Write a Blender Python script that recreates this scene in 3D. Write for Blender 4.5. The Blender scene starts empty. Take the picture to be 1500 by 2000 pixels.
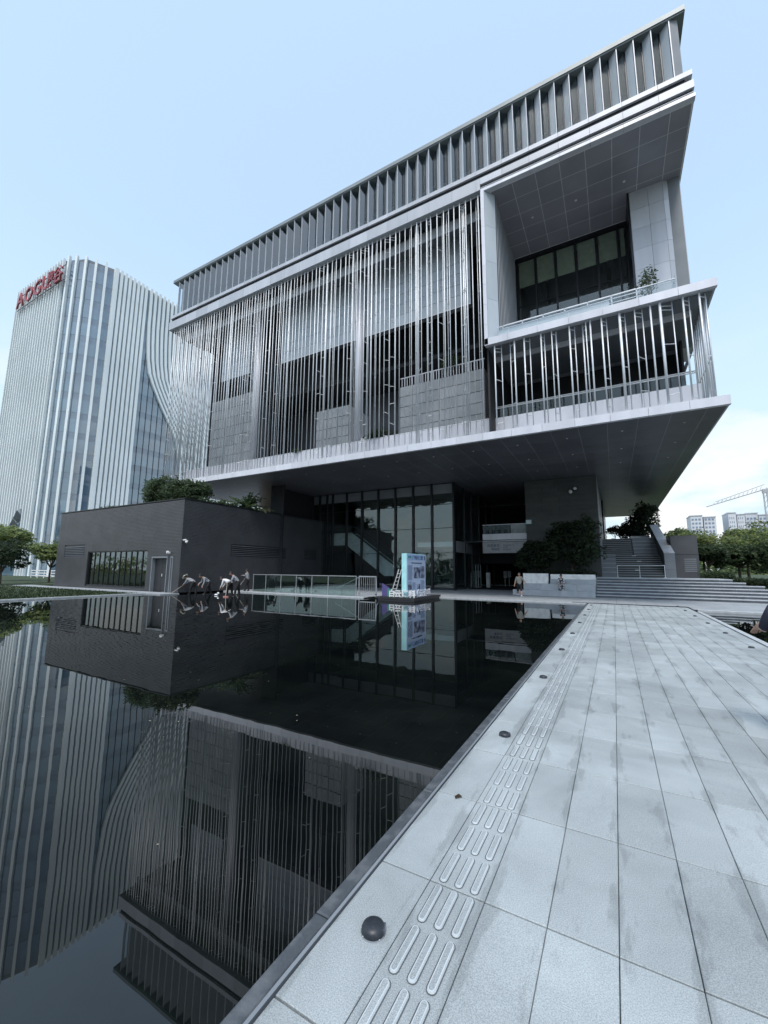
import bpy, math, random
import numpy as np
from mathutils import Matrix, Vector
R = math.radians
rng = random.Random(7)
sc = bpy.context.scene
col = sc.collection

# ------------------------------------------------------------------ camera
yaw, pitch, roll, FPX = -0.51210, 0.13978, 0.00807, 793.9
cyw, syw, cp, sp = math.cos(yaw), math.sin(yaw), math.cos(pitch), math.sin(pitch)
fw = Vector((syw*cp, cyw*cp, sp)); rt = Vector((cyw, -syw, 0)); up = rt.cross(fw)
cr, sr = math.cos(roll), math.sin(roll)
rt, up = rt*cr + up*sr, up*cr - rt*sr
cd = bpy.data.cameras.new('camera'); cam = bpy.data.objects.new('camera', cd); col.objects.link(cam)
M = Matrix((rt, up, -fw)).transposed().to_4x4(); M.translation = Vector((0, 0, 1.6))
cam.matrix_world = M
cd.sensor_fit = 'HORIZONTAL'; cd.sensor_width = 36; cd.lens = FPX/1500*36
cd.clip_start = .05; cd.clip_end = 5000
sc.camera = cam

# ------------------------------------------------------------------ light
SUN = Vector((0.16, -0.52, 1.0)).normalized()
el = math.asin(SUN.z); az = math.atan2(SUN.x, SUN.y)
w = bpy.data.worlds.new('World'); sc.world = w; w.use_nodes = True
nt = w.node_tree; N = nt.nodes; L = nt.links; N.clear()
out = N.new('ShaderNodeOutputWorld'); bg = N.new('ShaderNodeBackground')
sky = N.new('ShaderNodeTexSky'); sky.sky_type = 'NISHITA'; sky.sun_disc = False
sky.sun_elevation = el; sky.sun_rotation = az; sky.air_density = 1.0; sky.dust_density = 2.0; sky.ozone_density = 1.6
bg.inputs[1].default_value = 0.15
tc = N.new('ShaderNodeTexCoord'); sx = N.new('ShaderNodeSeparateXYZ'); L.new(tc.outputs['Generated'], sx.inputs[0])
# clouds: low cumulus towards the horizon, faint wisps above, everywhere round the sky
mp = N.new('ShaderNodeMapping'); mp.inputs['Scale'].default_value = (1, 1, 2.4); L.new(tc.outputs['Generated'], mp.inputs[0])
mp.inputs['Location'].default_value = (0.35, 0.1, 0.0)
n1 = N.new('ShaderNodeTexNoise'); n1.inputs['Scale'].default_value = 3.2; n1.inputs['Detail'].default_value = 9; n1.inputs['Roughness'].default_value = .55
L.new(mp.outputs[0], n1.inputs['Vector'])
r1 = N.new('ShaderNodeMapRange'); r1.inputs[1].default_value = .47; r1.inputs[2].default_value = .58; L.new(n1.outputs[0], r1.inputs[0])
e1 = N.new('ShaderNodeMapRange'); e1.inputs[1].default_value = .42; e1.inputs[2].default_value = .16; L.new(sx.outputs[2], e1.inputs[0])
mu = N.new('ShaderNodeMath'); mu.operation = 'MULTIPLY'; L.new(r1.outputs[0], mu.inputs[0]); L.new(e1.outputs[0], mu.inputs[1])
hz = N.new('ShaderNodeMapRange'); hz.inputs[1].default_value = .62; hz.inputs[2].default_value = -.02; hz.inputs[3].default_value = .55; hz.inputs[4].default_value = .92
L.new(sx.outputs[2], hz.inputs[0])
mx0 = N.new('ShaderNodeMixRGB'); mx0.inputs[2].default_value = (1.88, 2.46, 2.84, 1); L.new(hz.outputs[0], mx0.inputs[0]); L.new(sky.outputs[0], mx0.inputs[1])
hz2 = N.new('ShaderNodeMapRange'); hz2.interpolation_type = 'SMOOTHSTEP'; hz2.inputs[1].default_value = .56; hz2.inputs[2].default_value = .02; hz2.inputs[3].default_value = 0; hz2.inputs[4].default_value = .85
L.new(sx.outputs[2], hz2.inputs[0])
mx1 = N.new('ShaderNodeMixRGB'); mx1.inputs[2].default_value = (2.0, 2.48, 2.72, 1); L.new(hz2.outputs[0], mx1.inputs[0]); L.new(mx0.outputs[0], mx1.inputs[1]); mx0 = mx1
mx = N.new('ShaderNodeMixRGB'); mx.inputs[2].default_value = (2.85, 2.88, 2.9, 1)
L.new(mu.outputs[0], mx.inputs[0]); L.new(mx0.outputs[0], mx.inputs[1])
L.new(mx.outputs[0], bg.inputs[0]); L.new(bg.outputs[0], out.inputs[0])
sd = bpy.data.lights.new('sun', 'SUN'); so = bpy.data.objects.new('sun', sd); col.objects.link(so)
sd.energy = 0.9; sd.angle = R(16); sd.color = (1, .96, .9)
so.rotation_euler = SUN.to_track_quat('Z', 'Y').to_euler(); so.location = (0, 0, 80)
sc.view_settings.view_transform = 'Standard'; sc.view_settings.look = 'None'
sc.view_settings.exposure = 1.32; sc.view_settings.gamma = 1; sc.view_settings.use_curve_mapping = False
sc.cycles.max_bounces = 8; sc.cycles.transparent_max_bounces = 16

# ------------------------------------------------------------------ helpers
class MB:
    def __init__(s): s.v = []; s.f = []; s.m = []
    def add(s, vs, fs, mi=0):
        o = len(s.v); s.v += [tuple(p) for p in vs]; s.f += [tuple(i+o for i in f) for f in fs]; s.m += [mi]*len(fs); return s
    def box(s, x0, x1, y0, y1, z0, z1, mi=0):
        v = [(x0,y0,z0),(x1,y0,z0),(x1,y1,z0),(x0,y1,z0),(x0,y0,z1),(x1,y0,z1),(x1,y1,z1),(x0,y1,z1)]
        return s.add(v, [(0,3,2,1),(4,5,6,7),(0,1,5,4),(1,2,6,5),(2,3,7,6),(3,0,4,7)], mi)
    def cbox(s, x0, x1, y0, y1, z0, z1, c=.004, mi=0):      # chamfered top
        v = [(x0,y0,z0),(x1,y0,z0),(x1,y1,z0),(x0,y1,z0),(x0,y0,z1-c),(x1,y0,z1-c),(x1,y1,z1-c),(x0,y1,z1-c),
             (x0+c,y0+c,z1),(x1-c,y0+c,z1),(x1-c,y1-c,z1),(x0+c,y1-c,z1)]
        return s.add(v, [(0,3,2,1),(8,9,10,11),(0,1,5,4),(1,2,6,5),(2,3,7,6),(3,0,4,7),(4,5,9,8),(5,6,10,9),(6,7,11,10),(7,4,8,11)], mi)
    def prism(s, pts, axis, a, b, mi=0):                      # polygon (2D) extruded along an axis
        def P(p, t): return {'x': (t,p[0],p[1]), 'y': (p[0],t,p[1]), 'z': (p[0],p[1],t)}[axis]
        n = len(pts); v = [P(p,a) for p in pts]+[P(p,b) for p in pts]
        return s.add(v, [tuple(range(n))[::-1], tuple(range(n,2*n))]+[(i,(i+1)%n,n+(i+1)%n,n+i) for i in range(n)], mi)
    def tube(s, p, q, r, r2=None, n=6, mi=0, caps=True):
        p = Vector(p); q = Vector(q); r2 = r if r2 is None else r2
        d = (q-p).normalized(); a = Vector((0,0,1)) if abs(d.z) < .9 else Vector((1,0,0)); u = d.cross(a).normalized(); w2 = d.cross(u)
        v = []
        for c, rr in ((p, r), (q, r2)):
            for i in range(n):
                t = 2*math.pi*i/n; v.append(c+u*math.cos(t)*rr+w2*math.sin(t)*rr)
        f = [(i,(i+1)%n,n+(i+1)%n,n+i) for i in range(n)]
        if caps: f += [tuple(range(n))[::-1], tuple(range(n,2*n))]
        return s.add(v, f, mi)
    def path(s, pts, rs, n=6, mi=0):
        for i in range(len(pts)-1): s.tube(pts[i], pts[i+1], rs[i], rs[i+1], n, mi)
        return s
    def ball(s, c, r, n=8, m=5, mi=0, sz=None):
        sz = sz or (1,1,1); v = []; f = []
        for j in range(m+1):
            th = math.pi*j/m
            for i in range(n):
                ph = 2*math.pi*i/n; v.append((c[0]+r*sz[0]*math.sin(th)*math.cos(ph), c[1]+r*sz[1]*math.sin(th)*math.sin(ph), c[2]+r*sz[2]*math.cos(th)))
        for j in range(m):
            for i in range(n): f.append((j*n+i, (j+1)*n+i, (j+1)*n+(i+1)%n, j*n+(i+1)%n))
        return s.add(v, f, mi)
    def mesh(s, name, mats, smooth=False):
        me = bpy.data.meshes.new(name); me.from_pydata(s.v, [], s.f)
        for m_ in (mats if isinstance(mats, (list, tuple)) else [mats]): me.materials.append(m_)
        if any(s.m): me.polygons.foreach_set('material_index', s.m)
        if smooth: me.polygons.foreach_set('use_smooth', [True]*len(s.f))
        me.update(); return me
    def build(s, name, mats, parent=None, smooth=False, **kw):
        return link(name, s.mesh(name, mats, smooth), parent, **kw)
def link(name, data, parent=None, loc=None, rot=None, scale=None, **kw):
    o = bpy.data.objects.new(name, data); col.objects.link(o)
    if parent is not None:
        o.parent = parent
        if loc is None and not parent.get('_local'): o.matrix_parent_inverse = WINV[parent.name]
    if loc is not None:
        if parent is not None and not parent.get('_local'): o.matrix_parent_inverse = WINV[parent.name]
        o.location = loc
    if rot is not None: o.rotation_euler = rot
    if scale is not None: o.scale = scale
    for k, v in kw.items(): o['category' if k == 'cat' else k] = v
    WINV[o.name] = (WINV[parent.name] if parent is not None and o.parent and not parent.get('_local') else Matrix()) if False else _winv(o)
    return o
WINV = {}
def _wm(o):
    m_ = Matrix.LocRotScale(o.location, o.rotation_euler, o.scale)
    return (_wm(o.parent) @ o.matrix_parent_inverse @ m_) if o.parent else m_
def _winv(o): return _wm(o).inverted()
def thing(name, label, cat, loc, rotz=0, group=None, local=False, kind=None, scale=None):
    o = bpy.data.objects.new(name, None); col.objects.link(o); o.location = loc; o.rotation_euler = (0,0,rotz); o.empty_display_size = .2
    if scale: o.scale = (scale,)*3
    if label: o['label'] = label
    if cat: o['category'] = cat
    if group: o['group'] = group
    if kind: o['kind'] = kind
    if local: o['_local'] = 1
    WINV[o.name] = _winv(o); return o
def copy_tree(o, loc, rotz=None, label=None, scale=None, parent=None):
    c = o.copy(); col.objects.link(c)
    if parent is not None: c.parent = parent
    else:
        c.location = loc
        if rotz is not None: c.rotation_euler = (0,0,rotz)
        if scale: c.scale = (scale,)*3
        if label: c['label'] = label
    for ch in o.children: copy_tree(ch, None, parent=c)
    return c

# ------------------------------------------------------------------ materials
def mat(name, c1, c2=None, rough=.6, metal=0, nscale=3, bump=0, bscale=None, stretch=None, spec=None, ior=None, ov=0.0, thr=(.35,.65), coat=0, detail=5, bdist=.01):
    m = bpy.data.materials.new(name); m.use_nodes = True; nt = m.node_tree; N = nt.nodes; L = nt.links
    b = N['Principled BSDF']; b.inputs['Roughness'].default_value = rough; b.inputs['Metallic'].default_value = metal
    if spec is not None: b.inputs['Specular IOR Level'].default_value = spec
    if ior: b.inputs['IOR'].default_value = ior
    if coat: b.inputs['Coat Weight'].default_value = coat; b.inputs['Coat Roughness'].default_value = .1
    g = N.new('ShaderNodeNewGeometry'); mp = N.new('ShaderNodeMapping'); L.new(g.outputs['Position'], mp.inputs[0])
    if stretch: mp.inputs['Scale'].default_value = stretch
    n = N.new('ShaderNodeTexNoise'); n.inputs['Scale'].default_value = nscale; n.inputs['Detail'].default_value = detail; L.new(mp.outputs[0], n.inputs['Vector'])
    mr = N.new('ShaderNodeMapRange'); mr.inputs[1].default_value = thr[0]; mr.inputs[2].default_value = thr[1]; L.new(n.outputs[0], mr.inputs[0])
    mx = N.new('ShaderNodeMixRGB'); mx.inputs[1].default_value = (*c1, 1); mx.inputs[2].default_value = (*(c2 or [x*.82 for x in c1]), 1); L.new(mr.outputs[0], mx.inputs[0])
    last = mx.outputs[0]
    if ov:
        oi = N.new('ShaderNodeObjectInfo'); m2 = N.new('ShaderNodeMapRange'); m2.inputs[3].default_value = 1-ov; m2.inputs[4].default_value = 1+ov; L.new(oi.outputs['Random'], m2.inputs[0])
        v = N.new('ShaderNodeVectorMath'); v.operation = 'SCALE'; L.new(last, v.inputs[0]); L.new(m2.outputs[0], v.inputs['Scale']); last = v.outputs[0]
    L.new(last, b.inputs['Base Color'])
    if bump:
        n2 = N.new('ShaderNodeTexNoise'); n2.inputs['Scale'].default_value = bscale or nscale*8; n2.inputs['Detail'].default_value = 4; L.new(mp.outputs[0], n2.inputs['Vector'])
        bm = N.new('ShaderNodeBump'); bm.inputs['Strength'].default_value = bump; bm.inputs['Distance'].default_value = bdist; L.new(n2.outputs[0], bm.inputs['Height']); L.new(bm.outputs[0], b.inputs['Normal'])
    m['_x'] = 1
    return m
def glass(name, tint, alpha_dark=.5, rough=.0, wav=.0, wscale=1.2, ior=1.6):
    m = bpy.data.materials.new(name); m.use_nodes = True; nt = m.node_tree; N = nt.nodes; L = nt.links; N.clear()
    o = N.new('ShaderNodeOutputMaterial'); tr = N.new('ShaderNodeBsdfTransparent'); tr.inputs[0].default_value = (*tint, 1)
    gl = N.new('ShaderNodeBsdfGlossy'); gl.inputs['Roughness'].default_value = rough; gl.inputs[0].default_value = (.95,1,1,1)
    fr = N.new('ShaderNodeFresnel'); fr.inputs[0].default_value = ior
    gb = N.new('ShaderNodeNewGeometry'); bk = N.new('ShaderNodeMapRange'); bk.inputs[3].default_value = ior; bk.inputs[4].default_value = 1/ior
    L.new(gb.outputs['Backfacing'], bk.inputs[0]); L.new(bk.outputs[0], fr.inputs[0])
    mx = N.new('ShaderNodeMixShader'); L.new(fr.outputs[0], mx.inputs[0]); L.new(tr.outputs[0], mx.inputs[1]); L.new(gl.outputs[0], mx.inputs[2]); L.new(mx.outputs[0], o.inputs[0])
    if wav:
        g = N.new('ShaderNodeNewGeometry'); n = N.new('ShaderNodeTexNoise'); n.inputs['Scale'].default_value = wscale; n.inputs['Detail'].default_value = 1
        L.new(g.outputs['Position'], n.inputs['Vector']); bm = N.new('ShaderNodeBump'); bm.inputs['Strength'].default_value = wav; bm.inputs['Distance'].default_value = .05
        L.new(n.outputs[0], bm.inputs['Height']); L.new(bm.outputs[0], gl.inputs['Normal']); L.new(bm.outputs[0], fr.inputs['Normal'])
    return m
def leafmat(name, c1, c2):
    m = mat(name, c1, c2, rough=.55, nscale=1.4, thr=(.4,.62), spec=.3)
    nt = m.node_tree; b = nt.nodes['Principled BSDF']; o = [n for n in nt.nodes if n.type == 'OUTPUT_MATERIAL'][0]
    t = nt.nodes.new('ShaderNodeBsdfTranslucent'); t.inputs[0].default_value = (*[x*1.4 for x in c2], 1)
    mx = nt.nodes.new('ShaderNodeMixShader'); mx.inputs[0].default_value = .5
    nt.links.new(b.outputs[0], mx.inputs[1]); nt.links.new(t.outputs[0], mx.inputs[2]); nt.links.new(mx.outputs[0], o.inputs[0]); return m

def paving_mat():
    m = mat('paving_granite', (.345,.38,.39), (.275,.305,.315), rough=.62, nscale=1.1, bump=.35, bscale=140, ov=.10, bdist=.004, detail=6)
    nt = m.node_tree; N = nt.nodes; L = nt.links; b = N['Principled BSDF']
    src = b.inputs['Base Color'].links[0].from_socket
    g = N.new('ShaderNodeNewGeometry')
    sp1 = N.new('ShaderNodeTexNoise'); sp1.inputs['Scale'].default_value = 190; sp1.inputs['Detail'].default_value = 3; L.new(g.outputs['Position'], sp1.inputs['Vector'])
    ms = N.new('ShaderNodeMapRange'); ms.inputs[1].default_value = .33; ms.inputs[2].default_value = .67; ms.inputs[3].default_value = .74; ms.inputs[4].default_value = 1.22; L.new(sp1.outputs[0], ms.inputs[0])
    v = N.new('ShaderNodeVectorMath'); v.operation = 'SCALE'; L.new(src, v.inputs[0]); L.new(ms.outputs[0], v.inputs['Scale'])
    # damp streaks hugging the long joints
    sx = N.new('ShaderNodeSeparateXYZ'); L.new(g.outputs['Position'], sx.inputs[0])
    a = N.new('ShaderNodeMath'); a.operation = 'ADD'; a.inputs[1].default_value = 1.22+28.5; L.new(sx.outputs[0], a.inputs[0])
    d = N.new('ShaderNodeMath'); d.operation = 'DIVIDE'; d.inputs[1].default_value = .285; L.new(a.outputs[0], d.inputs[0])
    fr = N.new('ShaderNodeMath'); fr.operation = 'FRACT'; L.new(d.outputs[0], fr.inputs[0])
    pp = N.new('ShaderNodeMath'); pp.operation = 'PINGPONG'; pp.inputs[1].default_value = .5; L.new(fr.outputs[0], pp.inputs[0])
    mp = N.new('ShaderNodeMapping'); mp.inputs['Scale'].default_value = (4.2, 1.0, 1); L.new(g.outputs['Position'], mp.inputs[0])
    n2 = N.new('ShaderNodeTexNoise'); n2.inputs['Scale'].default_value = 1.6; n2.inputs['Detail'].default_value = 7; n2.inputs['Roughness'].default_value = .62; L.new(mp.outputs[0], n2.inputs['Vector'])
    s2 = N.new('ShaderNodeMath'); s2.operation = 'MULTIPLY_ADD'; s2.inputs[1].default_value = -.38; L.new(pp.outputs[0], s2.inputs[0]); L.new(n2.outputs[0], s2.inputs[2])
    st = N.new('ShaderNodeMapRange'); st.inputs[1].default_value = .47; st.inputs[2].default_value = .54; st.inputs[3].default_value = 1; st.inputs[4].default_value = .78; L.new(s2.outputs[0], st.inputs[0])
    v2 = N.new('ShaderNodeVectorMath'); v2.operation = 'SCALE'; L.new(v.outputs[0], v2.inputs[0]); L.new(st.outputs[0], v2.inputs['Scale'])
    # large faint tide marks and dusty bloom
    n3 = N.new('ShaderNodeTexNoise'); n3.inputs['Scale'].default_value = .55; n3.inputs['Detail'].default_value = 9; n3.inputs['Roughness'].default_value = .65; n3.inputs['Distortion'].default_value = 1.2; L.new(g.outputs['Position'], n3.inputs['Vector'])
    m3 = N.new('ShaderNodeMapRange'); m3.inputs[1].default_value = .38; m3.inputs[2].default_value = .62; m3.inputs[3].default_value = .86; m3.inputs[4].default_value = 1.10; L.new(n3.outputs[0], m3.inputs[0])
    v3 = N.new('ShaderNodeVectorMath'); v3.operation = 'SCALE'; L.new(v2.outputs[0], v3.inputs[0]); L.new(m3.outputs[0], v3.inputs['Scale'])
    L.new(v3.outputs[0], b.inputs['Base Color']); return m

def water_mat():
    m = bpy.data.materials.new('pool_water'); m.use_nodes = True; nt = m.node_tree; N = nt.nodes; L = nt.links; b = N['Principled BSDF']
    b.inputs['Roughness'].default_value = .0; b.inputs['IOR'].default_value = 1.56
    g = N.new('ShaderNodeNewGeometry'); n = N.new('ShaderNodeTexNoise'); n.inputs['Scale'].default_value = .8; n.inputs['Detail'].default_value = 8; n.inputs['Roughness'].default_value = .7; L.new(g.outputs['Position'], n.inputs['Vector'])
    mr = N.new('ShaderNodeMapRange'); mr.inputs[1].default_value = .42; mr.inputs[2].default_value = .72; L.new(n.outputs[0], mr.inputs[0])
    mx = N.new('ShaderNodeMixRGB'); mx.inputs[1].default_value = (.0022,.0032,.0035,1); mx.inputs[2].default_value = (.007,.010,.008,1); L.new(mr.outputs[0], mx.inputs[0]); L.new(mx.outputs[0], b.inputs['Base Color'])
    mp = N.new('ShaderNodeMapping'); mp.inputs['Scale'].default_value = (1,1,1); L.new(g.outputs['Position'], mp.inputs[0])
    n2 = N.new('ShaderNodeTexNoise'); n2.inputs['Scale'].default_value = 1.6; n2.inputs['Detail'].default_value = 2; L.new(mp.outputs[0], n2.inputs['Vector'])
    bm = N.new('ShaderNodeBump'); bm.inputs['Strength'].default_value = .03; bm.inputs['Distance'].default_value = .02; L.new(n2.outputs[0], bm.inputs['Height']); L.new(bm.outputs[0], b.inputs['Normal'])
    return m

PAVE = paving_mat()
WATER = water_mat()
BARE = mat('bar_edge_highlight', (.50,.54,.56), (.42,.46,.48), rough=.35)  # rim highlight of the raised bars, put into a lighter side colour
BARSH = mat('bar_edge_shade', (.085,.095,.105), rough=.9)  # shade line around each raised bar, painted as a dark ring
GROUT = mat('dark_joint', (.03,.034,.038), rough=.9)
CURB = mat('dark_wet_curb', (.06,.07,.08), (.10,.11,.12), rough=.35, nscale=9, thr=(.45,.6), bump=.4, bscale=40)
CURBL = mat('pale_curb', (.42,.45,.47), rough=.6, nscale=4)
STONE = mat('plaza_stone', (.33,.35,.37), (.27,.29,.31), rough=.6, nscale=1.2, bump=.2, bscale=60, ov=.04)
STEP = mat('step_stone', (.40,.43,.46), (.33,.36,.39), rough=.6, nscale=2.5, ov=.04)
RISER = mat('shaded_riser_stone', (.11,.125,.145), (.08,.09,.105), rough=.7, nscale=2.5)  # shadow under each step nosing is put into this dark riser colour
WHITEST = mat('white_stone', (.80,.81,.80), (.62,.62,.62), rough=.6, nscale=3, detail=8, thr=(.45,.7))
ALU = mat('pale_aluminium', (.52,.54,.585), (.45,.47,.51), rough=.42, metal=.1, nscale=1.6, ov=.10, stretch=(1,1,.12), thr=(.3,.7))
ALUW = mat('bright_aluminium', (.68,.69,.74), (.58,.59,.64), rough=.38, metal=.1, nscale=1.8, ov=.09, stretch=(1,1,.12), thr=(.3,.7))
ALUG = mat('grey_green_roof_metal', (.26,.29,.30), rough=.5, metal=.3, nscale=.6)
STEEL = mat('galvanised_tube', (.74,.77,.80), (.60,.63,.66), rough=.42, metal=.25, nscale=5, stretch=(1,1,.1))
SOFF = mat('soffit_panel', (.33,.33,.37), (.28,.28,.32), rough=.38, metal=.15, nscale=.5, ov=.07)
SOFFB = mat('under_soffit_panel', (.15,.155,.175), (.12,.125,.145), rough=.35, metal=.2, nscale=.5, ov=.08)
SOFFJ = mat('soffit_joint', (.85,.86,.88), rough=.5)
DARKM = mat('dark_metal', (.02,.023,.028), rough=.35, metal=.4)
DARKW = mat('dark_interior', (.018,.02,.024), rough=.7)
BLK = mat('charcoal_cladding', (.066,.070,.078), (.050,.053,.060), rough=.42, nscale=.9, ov=.18, spec=.5)
BLKC = mat('charcoal_wall', (.034,.036,.042), (.026,.027,.032), rough=.5, nscale=.8)
BROWN = mat('tan_stone_wall', (.48,.38,.26), (.38,.30,.20), rough=.6, nscale=.7)
CORE = mat('grey_green_brick', (.070,.078,.075), (.055,.060,.060), rough=.6, nscale=.9, ov=.10)
BLOCKP = mat('block_tile', (.30,.32,.34), (.23,.25,.27), rough=.5, nscale=.8, ov=.10)
GRAYP = mat('grey_panel', (.20,.22,.24), (.16,.18,.20), rough=.45, nscale=.7, ov=.08)
FROST = mat('frosted_panel', (.50,.55,.59), (.40,.45,.50), rough=.3, nscale=.5, ov=.07, stretch=(1,1,.4))
PGLASS = glass('clear_glass', (.80,.88,.88), ior=1.45)
GGLASS = glass('gallery_glass', (.66,.74,.79), ior=2.1, wav=.02)
DGLASS = glass('dark_glass', (.82,.86,.84), ior=1.6)
WGLASS = glass('lobby_glass', (.80,.86,.86), ior=1.75, wav=.30, wscale=.9)
BALG = glass('balustrade_glass', (.90,.93,.93), ior=1.5)
FIN = mat('white_fin', (.76,.81,.82), (.68,.73,.74), rough=.4, nscale=.15)
TGL = mat('tower_glass', (.12,.19,.25), (.08,.13,.18), rough=.04, nscale=.25, metal=.0, ior=2.4, ov=.1, bump=.05, bscale=.4)
TSP = mat('tower_spandrel', (.16,.21,.27), rough=.12, nscale=.3, ior=2.0)
RED = mat('red_sign', (.34,.05,.06), rough=.4)
GRASS = mat('lawn_grass', (.040,.062,.022), (.020,.035,.014), rough=.9, nscale=1.2, bump=.6, bscale=30)
EARTH = mat('far_ground', (.07,.09,.05), (.12,.12,.09), rough=.9, nscale=.05)
RAILST = mat('brushed_rail', (.42,.44,.46), rough=.35, metal=.5)
BARK = mat('bark', (.11,.09,.07), (.06,.05,.04), rough=.9, nscale=8)
LF_Y = leafmat('leaf_yellow_green', (.31,.34,.13), (.19,.24,.09))
LF_M = leafmat('leaf_mid_green', (.11,.155,.075), (.065,.10,.05))
LF_D = leafmat('leaf_dark_green', (.030,.048,.028), (.055,.080,.040))
LF_K = leafmat('leaf_deep_green', (.024,.038,.026), (.014,.023,.016))  # darkest green of the leaf set
APTW = mat('apartment_wall', (.66,.68,.72), rough=.7); APTG = mat('apartment_window', (.22,.28,.38), rough=.3)
WHITE = mat('white_paint', (.80,.81,.82), rough=.4)
SKIN = mat('skin', (.42,.26,.19), rough=.5); HAIR = mat('black_hair', (.012,.011,.012), rough=.5)
SHG = mat('grey_shirt', (.27,.28,.30), rough=.8, nscale=14); SHW = mat('white_shirt', (.78,.79,.80), rough=.8); SHK = mat('khaki_shirt', (.28,.27,.24), rough=.8)
NAVY = mat('navy_cloth', (.014,.016,.035), rough=.8); BLACKC = mat('black_cloth', (.015,.015,.017), rough=.8); PATT = mat('mottled_cloth', (.05,.05,.06), (.55,.56,.58), rough=.8, nscale=9, thr=(.5,.56), detail=2)
STRAW = mat('pale_straw', (.62,.60,.52), rough=.8, nscale=20); SHOE = mat('white_shoe', (.75,.76,.78), rough=.6); SHOEB = mat('black_boot', (.01,.01,.012), rough=.4)
WOOD = mat('broom_handle', (.45,.40,.34), rough=.6); PLASTIC = mat('black_plastic', (.016,.020,.027), (.035,.04,.046), rough=.45, nscale=40, thr=(.5,.75)); LENS = mat('lamp_face', (.06,.07,.09), rough=.08)
BOARD = mat('pale_blue_print', (.42,.52,.70), rough=.35, nscale=1); BSIDE = mat('aqua_side', (.45,.85,.86), rough=.35); INK = mat('dark_blue_ink', (.02,.03,.09), rough=.5)
PIC = mat('printed_photo', (.03,.035,.07), (.30,.36,.50), rough=.4, nscale=3.1, thr=(.40,.66), detail=2); GREENP = mat('green_panel', (.05,.25,.20), rough=.5); PURP = mat('purple_panel', (.10,.08,.24), rough=.5)
CYAN = mat('cyan_sign', (.15,.55,.62), rough=.4); REDM = mat('orange_head', (.45,.22,.18), rough=.7)

def text(body, size, mt, parent, mw, extr=.01, name='letter', bold=0.0, per=True, gap=1.0, **kw):
    """flat lettering as mesh; one object per character when per"""
    res = []; x = 0
    items = list(body) if per else [body]
    for ch in items:
        if ch == ' ': x += size*.4; continue
        cu = bpy.data.curves.new('letter', 'FONT'); cu.body = ch; cu.size = size; cu.extrude = extr; cu.offset = bold; cu.resolution_u = 2
        t = bpy.data.objects.new('tmp', cu); col.objects.link(t); dg = bpy.context.evaluated_depsgraph_get()
        me = bpy.data.meshes.new_from_object(t.evaluated_get(dg)); bpy.data.objects.remove(t); bpy.data.curves.remove(cu)
        if len(me.vertices) == 0: continue
        xs = [v.co.x for v in me.vertices]
        me.transform(mw @ Matrix.Translation((x - (min(xs) if per else 0), 0, 0)))
        me.materials.clear(); me.materials.append(mt)
        x += (max(xs)-min(xs)) + size*.12*gap
        res.append(link(name, me, parent, **kw))
    return res

# ------------------------------------------------------------------ GROUND
MB().box(-1500,1500,-400,3000,-.8,-.5).build('ground', EARTH, kind='structure')
wl = thing('walkway', None, None, (.7,5,0), kind='structure')
X0, P, Y0, Q = -1.22, .285, 2.185, .83
MB().box(-1.25,2.80,-14,23.6,-.49,-.03).build('joint_bed', GROUT, wl)
tile = MB().cbox(.0017,P-.0017,.0045,Q-.0045,-.028,0,.003).mesh('paving_tile', PAVE)
bar = MB()
def barshape(mb, x, y0, y1, w_=.0185, h=.008, z=0.0):
    n = 5; rings = [[], [], [], []]
    for (cy, s_) in ((y1-w_, 0), (y0+w_, math.pi)):
        for k in range(n+1):
            a = s_+math.pi*k/n; c_, d_ = math.cos(a), math.sin(a)
            for q, (dw, zz) in enumerate(((.0045,.0008),(0,.0012),(-.0035,h),(-.0075,h+.0005))): rings[q].append((x+c_*(w_+dw), cy+d_*(w_+dw), z+zz))
    m_ = len(rings[0]); v = sum(rings, []); f = []; 
    o_ = len(mb.v)
    for q in range(3): mb.add([], [], 0); 
    mb.v += v
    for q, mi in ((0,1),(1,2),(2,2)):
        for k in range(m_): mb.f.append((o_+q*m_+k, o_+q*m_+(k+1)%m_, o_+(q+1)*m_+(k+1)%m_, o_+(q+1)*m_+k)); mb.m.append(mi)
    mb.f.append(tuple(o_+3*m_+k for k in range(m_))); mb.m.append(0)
rest = MB(); restb = MB()
barm = MB(); barshape(barm, 0, 0, .245); barme = barm.mesh('raised_bar', [PAVE,BARSH,BARE])
for k in range(-2, 25):
    y = Y0+Q*k
    for c in range(14):
        x = X0+P*c
        if k <= 18:
            t = link('paving_tile', tile, wl, loc=(x+rng.uniform(-.0006,.0006), y, rng.uniform(-.0012,.0012)))
            if c == 1:
                for r_ in range(3):
                    for q in range(3):
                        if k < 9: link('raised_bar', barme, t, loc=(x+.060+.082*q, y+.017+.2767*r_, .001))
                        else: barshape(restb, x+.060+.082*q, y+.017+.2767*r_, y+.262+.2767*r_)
        else:
            rest.cbox(x+.0025,x+P-.0025,y+.0025,y+Q-.0025,-.028,0,.003)
            if c == 1:
                for r_ in range(3):
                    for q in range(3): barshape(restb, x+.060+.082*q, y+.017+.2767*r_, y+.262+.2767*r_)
for c in range(14): rest.cbox(X0+P*c+.0025, X0+P*c+P-.0025, -13.9, Y0-2*Q-.003, -.028, 0, .003)
rest.build('far_tiles', PAVE, wl, kind='stuff'); restb.build('far_raised_bars', [PAVE,BARSH,BARE], wl, kind='stuff')
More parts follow.
